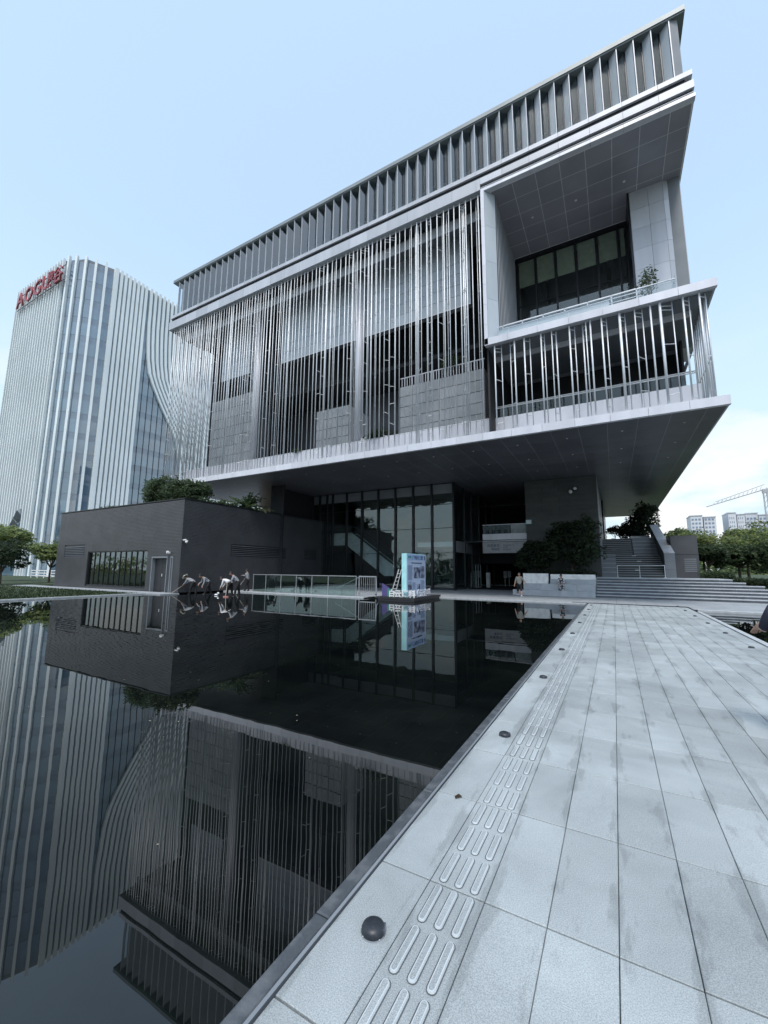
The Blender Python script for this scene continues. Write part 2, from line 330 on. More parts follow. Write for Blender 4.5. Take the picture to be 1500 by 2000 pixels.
# curbs beside the walkway: slot, stone lip in short lengths
MB().box(-1.252,-1.236,-12,22.6,-.2,-.006).build('steel_edging', GRAYP, wl)
y = -12.0
while y < 22.6:
    l_ = 1.25
    MB().cbox(-1.335+rng.uniform(-.004,.004), -1.262, y+.004, y+l_-.004, -.28, -.012+rng.uniform(-.004,.003), .006).build('curb_stone', CURB, wl)
    y += l_
y = -4.0
while y < 21.0:
    MB().cbox(2.83, 2.97, y+.004, y+1.24, -.28, -.004, .006).build('curb_stone', CURBL, wl); y += 1.25

# pools
MB().add([(-25.6,-45,-.06),(-1.30,-45,-.06),(-1.30,23.05,-.06),(-12.6,23.05,-.06),(-12.6,20.0,-.06),(-24.0,20.0,-.06),(-24.0,16.4,-.06),(-25.6,16.4,-.06)],[tuple(range(8))]).build('reflecting_pool', WATER, kind='structure')
MB().add([(2.97,-20,-.075),(30,-20,-.075),(30,21.75,-.075),(2.97,21.75,-.075)],[(0,1,2,3)]).build('side_pool', WATER, kind='structure')

# plaza slabs in rows (beyond the pools, under the overhang)
pz = thing('plaza', None, None, (0,25,0), kind='structure')
MB().box(-24.2,-12.5,20.0,33,-.49,-.012).box(-12.5,-1.26,23.05,45,-.49,-.012).box(-1.26,2.82,23.61,45,-.49,-.013).box(2.82,34,21.75,45,-.49,-.012).build('plaza_base', GROUT, pz)
pt = MB().cbox(.004,.86-.004,.004,.86-.004,-.012,0,.003).mesh('plaza_slab', STONE)
far = MB(); cnt = 0
for j in range(12):
    for i in range(-29, 22):
        x = i*.86; y = 23.65+.86*j
        if y+.86 < 28.3 and -12.2 < x < 9.5 and cnt < 150: link('plaza_slab', pt, pz, loc=(x,y,0)); cnt += 1
        else: far.box(x+.004,x+.856,y+.004,y+.856,-.012,0)
for i in range(-13, -2):   # strip by the near pool edge
    link('plaza_slab', pt, pz, loc=(i*.86-.3,23.08,0), scale=(1,.64,1))
for i in range(0, 14): link('plaza_slab', pt, pz, loc=(2.86+i*.86,22.0,0), scale=(1,1.85,1))
far.build('far_slabs', STONE, pz, kind='stuff')
MB().cbox(-12.55,-1.3,23.03,23.1,-.2,.002,.006).cbox(2.97,34,21.72,21.98,-.2,.012,.01).build('pool_coping', CURBL, pz)
ledge = thing('pool_ledge', None, None, (-16,20,0), kind='structure')
for i in range(10): MB().cbox(-24.2+i*1.17+.004,-24.2+(i+1)*1.17-.004,19.95,20.62,-.3,.01,.01).build('ledge_stone', CURBL, ledge)
MB().box(-24.2,-12.5,20.62,31,-.49,-.002).build('ledge_paving', STONE, ledge)
# lawn and its kerb
MB().box(-150,-25.72,-45,16.1,-.4,-.03).box(-150,-45,16.1,31,-.4,-.03).build('lawn', GRASS, kind='structure')
MB().box(-45,-24.0,15.2,16.45,-.3,.0).build('annex_path', STONE, kind='structure')
lk = thing('lawn_kerb', None, None, (-25.65,0,0), kind='structure')
for i in range(26): MB().cbox(-25.75,-25.6,-22.5+i*1.5,-21+i*1.5-.01,-.3,.015,.01).build('kerb_stone', CURBL, lk)
# grass tufts
gm = MB()
for i in range(9000):
    x = -25.9-abs(rng.gauss(0,1))*9; y = rng.uniform(3,15); h = rng.uniform(.03,.09); a = rng.uniform(0,6.28)
    gm.add([(x,y,-.03),(x+.05*math.cos(a),y+.05*math.sin(a),-.03),(x+.02,y,h)],[(0,1,2)])
gm.build('lawn_grass', GRASS, kind='stuff')

# ------------------------------------------------------------------ MUSEUM BUILDING
mb_ = thing('museum_building', 'long grey museum raised over the pool behind a screen of steel tubes', 'building', (-15.6,31,0))
XL, XR, YF, YB = -35.9, 4.73, 21.4, 61.0
# roof
MB().box(XL+.1,XR,YF+.02,YB,29.02,29.30).build('roof', ALUG, mb_)
MB().box(XL+.35,XR-.05,YF+.04,YB,28.96,29.02).build('roof_soffit', ALUG, mb_)
FJ = [3.34-1.53*k for k in range(27)]
def joints(x0, x1):
    js = sorted(j for j in FJ if x0+.15 < j < x1-.15); return [x0]+js+[x1]
def strip(name, x0, x1, y0, y1, z0, z1, m, every=1, par=mb_):
    js = joints(x0, x1)
    for a, b in zip(js[:-1], js[1:]):
        MB().box(a+.006,b-.006,y0,y1,z0,z1).build(name, m, par)
MB().box(XL+.1,XR-.02,YF-.01,YF+.02,29.04,29.31).build('roof_edge', ALUG, mb_)
# top gallery, saw-tooth glazing
xs = [4.06-.765*k for k in range(52)]
gw = MB().add([(0,0,0),(-.372,.37,0),(-.372,.37,3.44),(0,0,3.44)],[(0,1,2,3)])
gwm = MB().add([(-.04,.04,0),(-.345,.345,0),(-.345,.345,3.44),(-.04,.04,3.44)],[(0,1,2,3)]).mesh('glass_pane', FROST)
gwn = MB().add([(-.765+.03,.03,0),(-.765+.36,.36,0),(-.765+.36,.36,3.44),(-.765+.03,.03,3.44)],[(0,1,2,3)]).mesh('side_pane', GGLASS)
mul = MB().box(-.022,.022,-.03,.05,0,3.44).mesh('mullion', ALU)
mul2 = MB().box(-.025,.025,-.025,.03,0,3.44).mesh('mullion', DARKM)
for x in xs:
    link('glass_pane', gwm, mb_, loc=(x,21.5,25.52))
    if x > -34.7: link('side_pane', gwn, mb_, loc=(x,21.5,25.52))
    link('mullion', mul, mb_, loc=(x,21.5,25.52)); link('mullion', mul2, mb_, loc=(x-.383,21.87,25.52))
MB().prism([(4.07,21.5),(4.42,21.62),(4.42,24),(4.0,24)],'z',25.52,28.96).build('end_panel', GRAYP, mb_)
MB().box(4.30,4.42,24,YB,25.52,28.96).box(-35.2,-35.1,22,YB,25.52,28.96).build('gallery_side_wall', GRAYP, mb_)
MB().box(-35,4.2,24.2,24.3,25.5,28.96).build('gallery_back_wall', FROST, mb_)
rr = MB()
for z in (25.78,26.02): rr.box(-34.8,-4,22.35,22.40,z,z+.09)
for z in (25.78,26.02): rr.box(-3.6,1.9,22.35,22.40,z,z+.09)
rr.build('gallery_rail', WHITE, mb_)
# bands
strip('band_panel', XL+.15, XR, YF, YF+.3, 25.24, 25.51, ALU)
MB().box(XL+.2,XR-.12,YF+.3,YB,23.99,25.515).build('band_core', DARKM, mb_)
MB().box(XL+.2,XR-.3,YF+.12,YF+.3,24.9,25.24).build('band_groove', DARKM, mb_)
strip('band_panel', XL, -5.6, YF-.02, YF+.3, 24.12, 24.9, ALU)
strip('band_panel', -5.6, XR+.02, YF-.02, YF+.3, 24.48, 24.9, ALU)
MB().box(-5.6,XR-.05,YF+.14,YF+.3,24.18,24.48).build('band_groove', DARKM, mb_)
MB().box(-5.6,XR-.02,YF+.06,YF+.14,24.30,24.335).build('groove_bead', ALU, mb_)
strip('band_panel', -5.6, XR+.03, YF, YF+.3, 23.99, 24.18, ALUW)
MB().box(XR-.1,XR,YF+.3,YB,23.99,24.9).box(XR-.14,XR-.02,YF+.3,YB,24.9,25.5).build('band_side', ALU, mb_)
MB().box(XL,XL+.1,YF+.3,YB,24.12,24.9).build('band_side', ALU, mb_)
# soffit over the tube screen
MB().box(XL+.1,-5.6,YF+.28,YF+1.1,24.02,24.118).build('screen_soffit', ALU, mb_)
MB().box(XL+.1,-5.6,YF+1.1,YF+3.8,23.9,24.10).build('screen_soffit', GRAYP, mb_)
strip('drop_panel', XL+.4, -5.6, YF+1.1, YF+1.16, 23.25, 23.90, ALU)
# loggia ceiling panels
MB().box(-5.2,XR-.03,YF+.3,29,23.989,24.05).build('ceiling_joint_field', SOFFJ, mb_)
cx = [-5.05,-3.83,-2.56,-1.29,-.01,1.265,2.53,3.80,4.66]; cy = [21.72,22.87,24.10,25.36,26.6,27.85]
for a, b in zip(cx[:-1], cx[1:]):
    for c, d in zip(cy[:-1], cy[1:]): MB().box(a+.012,b-.012,c+.012,d-.012,23.985,23.988).build('ceiling_panel', SOFF, mb_)
dl = MB().tube((0,0,0),(0,0,-.02),.075,n=10).tube((0,0,-.02),(0,0,-.028),.05,n=10,mi=1).mesh('downlight', [WHITE, WHITE])
dlb = MB().tube((0,0,0),(0,0,-.015),.055,n=10).tube((0,0,-.015),(0,0,-.02),.04,n=10,mi=1).mesh('downlight', [ALU, WHITE])
for x in (-3.18,-.66,1.88): link('downlight', dl, mb_, loc=(x,24.75,23.984))
# loggia left frame, splay and wall
z_ = 14.15
for a in [z_+1.24*k for k in range(8)]:
    MB().box(-5.60,-5.40,YF-.02,YF+.35,a+.006,min(a+1.234,24.0)).build('frame_panel', ALUW, mb_)
for a, b in ((14.5,17.0),(17.0,19.4),(19.4,21.7),(21.7,23.98)):
    MB().prism([(-5.39,21.42),(-4.9,22.0),(-4.95,22.05),(-5.45,21.5)],'z',a+.006,b-.006).build('splay_panel', FROST, mb_)
MB().box(-5.1,-4.92,22.06,28.1,14.5,23.98).build('loggia_side_wall', GRAYP, mb_)
rb = MB()
for k in range(14): rb.box(-4.92,-4.90,22.4+k*.4,22.43+k*.4,14.5,23.95)
rb.build('wall_ribs', ALU, mb_, kind='stuff')
# loggia glazing
mx_ = [-4.8,-3.56,-2.25,-.97,.3,1.54,1.98]
for x in mx_: MB().box(x-.06,x+.06,27.9,28.1,14.5,23.8).build('window_mullion', DARKM, mb_)
MB().box(-4.9,2.1,27.9,28.1,23.7,23.985).build('window_head', DARKM, mb_)
for a, b in zip(mx_[:-1], mx_[1:]):
    for c, d in ((14.5,16.4),(16.4,20.2),(20.2,23.7)):
        MB().box(a+.06,b-.06,28.0,28.015,c+.03,d-.03).build('window_pane', DGLASS, mb_)
        MB().box(a+.06,b-.06,27.98,28.04,d-.03,d+.03).build('transom', DARKM, mb_)
    MB().box(a+.1,b-.1,28.06,28.08,21.7,23.7).build('roller_blind', mat('blind', (.42,.44,.36), rough=.8) if a == mx_[0] else bpy.data.materials['blind'], mb_)
MB().box(-4.9,3,30.4,30.5,14.5,24).box(-4.9,-4.8,28.1,30.4,14.5,24).box(-4.9,3,28.1,30.4,23.9,24).build('loggia_room', ALU, mb_)
MB().box(-3,-2.8,29,29.2,14.5,24).box(.8,1.0,29,29.2,14.5,24).build('room_column', FROST, mb_)
# pier
pzs = [14.5,15.0,16.27,17.57,18.87,20.17,21.47,22.75,23.98]
for a, b in zip(pzs[:-1], pzs[1:]):
    MB().box(2.13,3.044,25.75,25.85,a+.006,b-.006).build('pier_panel', ALU, mb_)
    MB().box(3.056,3.78,25.75,25.85,a+.006,b-.006).build('pier_panel', ALU, mb_)
    MB().prism([(3.79,25.75),(4.66,26.15),(4.62,26.25),(3.79,25.85)],'z',a+.006,b-.006).build('pier_panel', ALU, mb_)
MB().box(2.14,4.58,25.86,40,14.5,23.98).build('pier_core', GRAYP, mb_)
MB().box(2.02,2.12,25.7,28,14.5,23.98).build('pier_return', DARKM, mb_)
# balcony slab, fascia, balustrade
strip('fascia_panel', -5.6, XR+.02, YF-.02, YF+.2, 14.12, 14.52, ALUW)
MB().box(-5.4,XR-.06,YF+.2,29,14.16,14.5).build('balcony_slab', ALU, mb_)
MB().box(XR-.06,XR,YF+.2,40,14.16,14.5).build('fascia_side', ALU, mb_)
js = joints(-4.9, 3.3)
for a, b in zip(js[:-1], js[1:]):
    MB().box(a+.01,b-.01,21.62,21.64,14.5,15.12).build('balustrade_glass', BALG, mb_)
MB().box(3.29,3.31,21.64,24.6,14.5,15.3).build('balustrade_glass', BALG, mb_)
MB().box(-4.9,3.3,21.6,21.66,15.12,15.15).build('top_rail', STEEL, mb_)
MB().box(-4.9,.6,21.72,21.8,14.5,15.0).build('upstand', ALUW, mb_)
hr = MB()
for z in (15.2,15.42,15.62): hr.box(-4.85,2.0,22.35,22.39,z,z+.03)
for k in range(7): hr.box(-4.8+k*1.1,-4.74+k*1.1,22.35,22.40,14.5,15.65)
hr.build('handrail', ALUW, mb_)
# lower gallery
strip('beam_panel', -5.5, 4.04, 23.0, 23.12, 13.84, 14.5, ALUW)
MB().box(-5.45,4.0,23.12,23.4,13.9,14.15).box(-5.5,XR-.1,YF+.4,27,14.12,14.158).build('gallery_soffit', GRAYP, mb_)
MB().box(-5.4,4.0,27.6,27.7,9.05,14.15).box(3.9,4.0,26,27.6,9.05,14.15).build('gallery_back_wall', DARKW, mb_)
strip('parapet_panel', XL+1.5, 4.1, 23.0, 23.12, 9.05, 10.38, ALUW)
MB().box(4.0,4.1,23.12,40,9.05,10.38).build('parapet_side', ALU, mb_)
js = joints(-5.5, 4.0)
for a, b in zip(js[:-1], js[1:]): MB().box(a+.02,b-.02,23.05,23.065,10.38,10.95).build('parapet_glass', BALG, mb_)
MB().tube((-5.5,23.3,11.15),(4.0,23.3,11.15),.035).tube((-5.5,23.06,10.97),(4.0,23.06,10.97),.03).build('parapet_rail', STEEL, mb_)
# slab and bottom fascia
strip('fascia_panel', XL, XR+.02, YF-.02, YF+.2, 8.64, 9.05, ALUW)
MB().box(XL+.1,XR-.05,YF+.2,YB,8.69,9.03).build('floor_slab', GRAYP, mb_)
MB().box(XR-.05,XR,YF+.2,YB,8.66,9.03).box(XL,XL+.1,YF+.2,YB,8.66,9.03).build('fascia_side', ALU, mb_)
MB().box(XL+.1,XR-.06,YF+.2,YB,8.654,8.69).build('soffit_joint_field', mat('under_soffit_joint',(.42,.43,.46)), mb_)
sx_ = [3.35+.64+1.285*k for k in range(0,1)]
cols = [4.66]; x = 3.99
while x > XL+.3: cols.append(x); x -= 1.285
cols.append(XL+.15)
rows = [21.62+1.72*k for k in range(23)]+[60.9]
lastp = MB(); cnt = 0
for j, (c, d) in enumerate(zip(rows[:-1], rows[1:])):
    for b, a in zip(cols[:-1], cols[1:]):
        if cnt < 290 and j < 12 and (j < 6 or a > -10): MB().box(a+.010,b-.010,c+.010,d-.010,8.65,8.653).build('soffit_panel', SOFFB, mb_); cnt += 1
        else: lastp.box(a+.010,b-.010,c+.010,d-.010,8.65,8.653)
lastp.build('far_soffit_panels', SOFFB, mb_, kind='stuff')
for x in [3.35-2.57*k for k in range(14)]:
    for y in ((23.2,26.65,30.1) if x > -12 else (23.2,26.65)): link('downlight', dlb, mb_, loc=(x,y,8.649))
# hall behind the tubes
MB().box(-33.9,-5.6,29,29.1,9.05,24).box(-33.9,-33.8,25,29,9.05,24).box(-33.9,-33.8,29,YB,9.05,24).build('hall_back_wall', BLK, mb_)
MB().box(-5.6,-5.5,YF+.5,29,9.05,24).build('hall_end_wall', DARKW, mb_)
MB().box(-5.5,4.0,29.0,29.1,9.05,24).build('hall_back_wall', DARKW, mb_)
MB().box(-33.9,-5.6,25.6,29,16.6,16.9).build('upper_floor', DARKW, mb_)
def panelbox(name, x0, x1, zs, y, m, w_=1.53, gap=.012):
    xs_ = [x0+k*(x1-x0)/max(1,round((x1-x0)/w_)) for k in range(max(1,round((x1-x0)/w_))+1)]
    for a, b in zip(xs_[:-1], xs_[1:]):
        for c, d in zip(zs[:-1], zs[1:]): MB().box(a+gap,b-gap,y,y+.06,c+gap,d-gap).build(name, m, mb_)
panelbox('wall_panel', -23.6, -7.1, [18.9,19.7,20.5,21.3,22.1,22.9,23.9], 24.0, FROST)
panelbox('wall_panel', -31.2, -27.4, [18.9,19.7,20.5,21.3,22.1,22.9,23.9], 24.0, FROST)
MB().box(-23.55,-7.15,24.07,24.6,18.95,23.9).box(-31.15,-27.45,24.07,24.6,18.95,23.9).build('wall_box', GRAYP, mb_)
MB().box(-23.6,-7.1,23.97,24.0,18.82,18.88).build('panel_sill', ALUW, mb_)
panelbox('block_panel', -12.4, -6.4, [9.05,9.8,10.55,11.3,12.05,12.8,13.55,14.3], 24.2, BLOCKP, 1.0, .025)
MB().box(-12.38,-6.42,24.27,27,9.06,14.3).box(-19.78,-16.72,24.27,27,9.06,13.9).build('block_core', ALUW, mb_)
panelbox('block_panel', -19.8, -16.7, [9.05,9.9,10.7,11.5,12.3,13.1,13.9], 24.2, BLOCKP, 1.0, .025)
MB().box(-32.5,-27,24.27,27,9.06,17.2).build('block_core', GRAYP, mb_)
panelbox('block_panel', -32.5, -27.0, [9.05,9.9,10.8,11.7,12.6,13.5,14.4,15.3,16.2,17.2], 24.2, BLOCKP, 1.1, .02)
br = MB()
for k in range(30): br.box(-12.3+k*.2,-12.26+k*.2,24.3,24.33,14.35,14.95)
br.box(-12.4,-6.4,24.28,24.34,14.95,15.0)
br.build('terrace_railing', ALUW, mb_)
for x in (-15.8,-26.3): MB().tube((x+.35,23.6,9.05),(x+.35,23.6,24.0),.30,n=16).build('column', ALUW, mb_, smooth=True)
for x in (-24.6,-25.2,-24.0): MB().box(x-.05,x+.05,24.0,24.2,9.05,23.95).build('window_mullion', DARKM, mb_)
# parapet glass and rails behind the screen
MB().tube((-34,23.1,10.45),(-5.7,23.1,10.45),.035).build('parapet_rail', STEEL, mb_)
# ---- steel tube screen
TUBES = [(-5.09,1,-4.76,0),(-4.01,1,-4.28,0),(-3.5,1,-3.24,0),(-2.64,1,-2.5,0),(-2.11,0,-1.92,1),(-1.26,1,-1.03,0),(-.5,0,-.65,1),(-.3,1,0,0),(.2,1,.42,0),(.98,2,1.21,0),(1.61,0,1.93,0),(2.24,1,0,0),(2.62,2,3.11,0),(3.5,1,3.75,0),(4.10,1,4.35,0)]
tm = {}
def tube_mesh(r, h):
    k = (r, round(h,2))
    if k not in tm: tm[k] = MB().tube((0,0,0),(0,0,h),r,n=8).mesh('screen_tube', STEEL, True)
    return tm[k]
def rung(parent, p, q): MB().tube(p, q, .019, n=5).build('rung', STEEL, parent)
def pair(xa, ka, xb, kb, z0, z1, y=21.56, dy=.22):
    rad = (.024,.034,.050) if z1 > 20 else (.027,.040,.058)
    a = link('screen_tube', tube_mesh(rad[ka], z1-z0), mb_, loc=(xa,y,z0))
    if xb == 0: return
    link('screen_tube', tube_mesh((.019 if z1 > 20 else .026) if kb == 0 else .038, z1-z0), mb_, loc=(xb,y+dy,z0))
    n = max(3, int((z1-z0)/2.3)); zz = z1-.22
    rung(a, (xa,y,zz), (xb,y+dy,zz))
    if rng.random() < .5: rung(a, (xa,y,zz-.2), (xb,y+dy,zz-.2))
    z = z0+rng.uniform(.25,.9)
    while z < z1-1:
        t = rng.choice((0,0,.12,-.12)); rung(a, (xa,y,z), (xb,y+dy,z+t)); z += rng.uniform(1.2,2.6)
for a, ka, b, kb in TUBES: pair(a, ka, b, kb, 9.05, 14.12)
x = -5.8
while x > -35.3:
    s = rng.choice((-1,1)); d_ = rng.uniform(.20,.34)
    if rng.random() < .72: pair(x, rng.choice((0,1,1,0)), x-s*d_*.9, rng.choice((0,0,1)), 9.05, 24.02)
    else: pair(x, rng.choice((0,1)), 0, 0, 9.05, 24.02)
    x -= rng.uniform(.27,.45) if x > -19 else rng.uniform(.25,.38)
# screen returns on the two sides
y = 22.0
while y < 25.6:
    link('screen_tube', tube_mesh(.04,15), mb_, loc=(-35.5,y,9.05))
    y += rng.uniform(.3,.5)
y = 21.95
while y < 25.4:
    a = link('screen_tube', tube_mesh(.04,5.06), mb_, loc=(4.38,y,9.06)); rung(a,(4.38,y,13),(4.38,y+.3,13.2)); rung(a,(4.38,y,11.2),(4.38,y+.3,11.1)); y += rng.uniform(.35,.5)

# ---- ground floor below
gx = [-25.4,-24.5,-23.64,-22.96,-21.36,-19.69,-17.98,-16.26,-14.56,-12.86,-10.98]
gz = [.12,2.95,4.95,6.9,7.75,8.6]
for x in gx: MB().box(x-.075,x+.075,30.85,31.1,.0,8.64).build('lobby_mullion', DARKM, mb_)
for a, b in zip(gx[:-1], gx[1:]):
    for c, d in zip(gz[:-1], gz[1:]):
        if c == 7.75: MB().box(a+.075,b-.075,31.0,31.03,c+.02,d).build('header_panel', GRAYP, mb_)
        else: MB().box(a+.075,b-.075,31.0,31.015,c+.02,d-.02).build('lobby_pane', WGLASS, mb_)
    for z in gz: MB().box(a+.075,b-.075,30.97,31.05,z-.02,z+.02).build('transom', DARKM, mb_)
for y in (31.1,33.6,35.6,38.0,40.5,43):
    MB().box(-11.05,-10.9,y-.06,y+.06,0,8.64).build('lobby_mullion', DARKM, mb_)
for a, b in ((31.1,33.6),(33.6,35.6),(35.6,38),(38,40.5),(40.5,43)):
    for c, d in zip(gz[:-1], gz[1:]): MB().box(-10.98,-10.965,a+.06,b-.06,c+.02,d-.02).build('lobby_pane', WGLASS, mb_)
    MB().box(-11.0,-10.93,a+.06,b-.06,3.0,3.9).build('header_panel', GRAYP, mb_)
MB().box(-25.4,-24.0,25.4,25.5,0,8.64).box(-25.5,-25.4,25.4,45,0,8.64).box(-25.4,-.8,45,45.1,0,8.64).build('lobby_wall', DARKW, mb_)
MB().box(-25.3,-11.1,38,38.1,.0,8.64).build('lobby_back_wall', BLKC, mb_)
MB().box(-25.3,-11.1,31.2,38,-.004,.012).build('lobby_floor', GRAYP, mb_)
MB().box(-14.4,-11.2,31.4,38,3.45,3.85).build('mezzanine', ALUW, mb_)
MB().box(-36.5,-27.0,34.5,34.6,0,8.64).build('rear_wall', BROWN, mb_)
# escalator
esc = thing('escalator', 'grey sided escalator running down behind the lobby glass wall', 'escalator', (-20,32,0))
EP = [(-23.5,4.93),(-21.1,4.93),(-16.55,1.81),(-16.55,1.02),(-17.6,1.02),(-21.65,3.78),(-23.5,3.78)]
MB().prism(EP,'y',31.45,31.52).build('side_panel', WHITE, esc)
MB().prism([(-23.5,4.8),(-21.1,4.8),(-16.55,1.7),(-15.1,.8),(-15.1,.012),(-16.4,.012),(-17.6,1.0),(-21.65,3.7),(-23.5,3.7)],'y',31.52,32.4).build('truss', DARKM, esc)
MB().prism(EP,'y',32.4,32.47).build('side_panel', WHITE, esc)
for y in (31.48,32.43):
    MB().tube((-23.5,y,5.6),(-21.0,y,5.6),.04).tube((-21.0,y,5.6),(-15.7,y,2.1),.04).build('handrail', PLASTIC, esc)
    MB().prism([(-23.4,4.95),(-21.1,4.95),(-15.8,1.4),(-15.8,2.0),(-21.0,5.55),(-23.4,5.55)],'y',y-.008,y+.008).build('balustrade', PGLASS, esc)
# brick core
MB().box(-5.80,-.81,33.44,45,0,8.64).build('core_wall', CORE, mb_)
zc = 0.02; k = 0
while zc < 8.6:
    h = .36
    o = 0 if k % 2 else .62; x = -5.85-(o and 1.25-o)
    x = -5.85; first = True
    while x < -.77:
        l_ = (1.25 if not (first and o) else o); e = min(x+l_, -.77); first = False
        if e-x > .05: MB().box(x+.004,e-.004,33.34,33.44,zc+.004,min(zc+h-.004,8.63)).build('stone_course', CORE, mb_)
        x = e
    zc += h; k += 1
MB().box(-.80,-.74,33.36,45,0,8.64).build('core_edge', GRAYP, mb_)
# bridge with sign
MB().box(-10.9,-5.85,33.66,45,3.90,4.05).build('bridge_deck', DARKM, mb_)
for a, b in ((-9.42,-8.3),(-8.28,-7.1),(-7.08,-5.87)):
    MB().box(a,b,33.60,33.65,4.07,4.55).build('bridge_panel', ALUW, mb_); MB().box(a+.02,b-.02,33.60,33.615,4.56,5.28).build('bridge_glass', BALG, mb_)
MB().box(-9.42,-5.87,33.57,33.65,5.28,5.33).build('bridge_rail', ALUW, mb_)
MB().box(-9.42,-5.87,33.60,33.65,3.93,4.0).build('bridge_lip', ALU, mb_)
MB().box(-7.6,-6.0,36,36.05,4.1,5.6).build('bright_screen', WHITE, mb_)
sp_ = MB().box(-9.42,-5.87,33.58,33.64,2.98,3.88).build('sign_panel', mat('sign_grey', (.36,.37,.39), rough=.5), mb_)
FRT = Matrix.Rotation(R(90), 4, 'X')
text('建筑建筑', .25, INK, sp_, Matrix.Translation((-9.05,33.575,3.5)) @ FRT, .002)
text('博物馆', .22, INK, sp_, Matrix.Translation((-8.70,33.575,3.2)) @ FRT, .002)
for s_, z in (('ARCHITECT',3.55),('WEEK',3.38),('MUSEUM',3.21)): text(s_, .15, INK, sp_, Matrix.Translation((-7.75,33.575,z)) @ FRT, .002)
MB().box(-10.9,-5.85,38.3,38.4,2.2,3.9).build('passage_lintel', DARKW, mb_)
MB().box(-5.95,-5.85,33.7,45,0,8.64).build('passage_wall', DARKW, mb_)
dr = thing('glass_door', 'framed glass doors under the bridge at the lobby corner', 'door', (-11.2,37,0))
dfm = MB()
for (y0_,y1_) in ((36.2,37.0),(37.02,37.82)):
    f_ = MB().box(-10.88,-10.84,y0_,y0_+.05,0,2.1).box(-10.88,-10.84,y1_-.05,y1_,0,2.1).box(-10.88,-10.84,y0_+.05,y1_-.05,2.05,2.1).box(-10.88,-10.84,y0_+.05,y1_-.05,.0,.06).build('door_leaf', ALUW, dr)
    MB().box(-10.866,-10.854,y0_+.05,y1_-.05,.06,2.05).build('pane', PGLASS, f_)
MB().cbox(-10.42,-10.08,38.0,38.3,0,1.36,.02).build('white_totem', WHITE, label='narrow white totem standing in the dark passage beside the glass doors', cat='totem')
for k_, (x, z, h) in enumerate(((-9.75,.72,.5),(-9.35,.8,.42))):
    MB().box(x,x+.34,42.0,42.03,z+.1,z+h+.3).box(x+.1,x+.16,42.03,42.1,0,z+h).build('notice_sheet', WHITE, label=('left' if k_ == 0 else 'right')+' one of two small white notices deep in the dark passage', cat='notice', group='notices in the passage')

# ------------------------------------------------------------------ things on the museum
cs = thing('direction_sign', 'small pale cyan square sign on the upper left edge of the brick core', 'sign', (-5.68,33.3,5.35))
MB().box(-5.86,-5.42,33.27,33.335,5.2,5.55).build('sign_board', CYAN, cs); MB().box(-5.82,-5.46,33.262,33.27,5.24,5.51).build('sign_face', WHITE, cs)
lp = thing('wall_floodlight', 'twin round white floodlights high on the brick core wall', 'floodlight', (-2.4,33.2,7.6))
MB().box(-2.6,-2.15,33.26,33.34,7.58,7.66).build('bracket', DARKM, lp)
MB().ball((-2.52,33.14,7.5),.13,sz=(1,.8,1.15)).build('lamp_head', WHITE, lp, smooth=True); MB().ball((-2.2,33.14,7.72),.13,sz=(1,.7,.9)).build('lamp_head', WHITE, lp, smooth=True)

# ------------------------------------------------------------------ ANNEX (dark block)
an = thing('dark_annex', 'low charcoal clad block with sharp corner standing at the far pool edge', 'building', (-32,22,0))
ax0, ax1, ay0, ay1, az1 = -40.8, -24.25, 16.5, 31.3, 6.08
# body with window / door openings on front
W0, W1, WZ0, WZ1 = -35.77, -27.87, .2, 2.78; D0, D1, E0, E1, DZ = -27.25, -25.6, -25.2, -25.02, 2.26
fr_ = MB()
fr_.box(ax0,W0,ay0+.06,ay0+.4,0,az1).box(W0,W1,ay0+.06,ay0+.4,WZ1,az1).box(W0,W1,ay0+.06,ay0+.4,0,WZ0)
fr_.box(W1,D0,ay0+.06,ay0+.4,0,az1).box(D0,D1,ay0+.06,ay0+.4,DZ,az1).box(D1,E0,ay0+.06,ay0+.4,0,az1).box(E0,E1,ay0+.06,ay0+.4,DZ,az1).box(E1,ax1-.06,ay0+.06,ay0+.4,0,az1)
fr_.build('front_wall', BLKC, an)
MB().box(ax1-.4,ax1-.06,ay0+.4,ay1,0,az1).build('side_wall', BLKC, an)
MB().box(ax0,ax0+.3,ay0+.4,ay1,0,az1).box(ax0,ax1-.4,ay1-.3,ay1,0,az1).build('rear_wall', BLKC, an)
MB().box(ax0+.3,ax1-.4,ay0+.4,ay1-.3,5.3,5.5).build('roof_deck', BLKC, an)
MB().box(ax0+.3,ax1-.4,24,24.1,0,5.3).build('inner_wall', DARKW, an)
st = MB(); nrow = 0; z = .03; 
def course(mbx, z, a, b, face):
    # one course of long thin tiles with jittered joints
    x = a
    while x < b-.02:
        e = min(b, x+rng.uniform(.5,.9)); pr_ = rng.uniform(.0,.006)
        if face == 'f': mbx.box(x+.002,e-.002,ay0+.012-pr_,ay0+.06,z,z+.082)
        else: mbx.box(ax1-.06,ax1-.012+pr_,x+.002,e-.002,z,z+.082)
        x = e
fronts = MB(); sides = MB()
while z < az1-.08:
    segs = [(ax0, ax1)]
    def cut(segs, c0, c1): 
        r_ = []
        for a, b in segs:
            if c1 <= a or c0 >= b: r_.append((a,b)); continue
            if a < c0: r_.append((a,c0))
            if b > c1: r_.append((c1,b))
        return r_
    if z+.08 > WZ0 and z < WZ1: segs = cut(segs, W0, W1)
    if z < DZ: segs = cut(cut(segs, D0, D1), E0, E1)
    if 2.3 < z < 3.35: segs = cut(segs, -39.58, -36.37)
    for a, b in segs: course(fronts, z, a, b, 'f')
    segs = [(ay0+.012, ay1)]
    if 2.35 < z < 3.3: segs = cut(cut(segs, 20.45, 26.2), 28.6, 30.3)
    for a, b in segs: course(sides, z, a, b, 's')
    z += .095
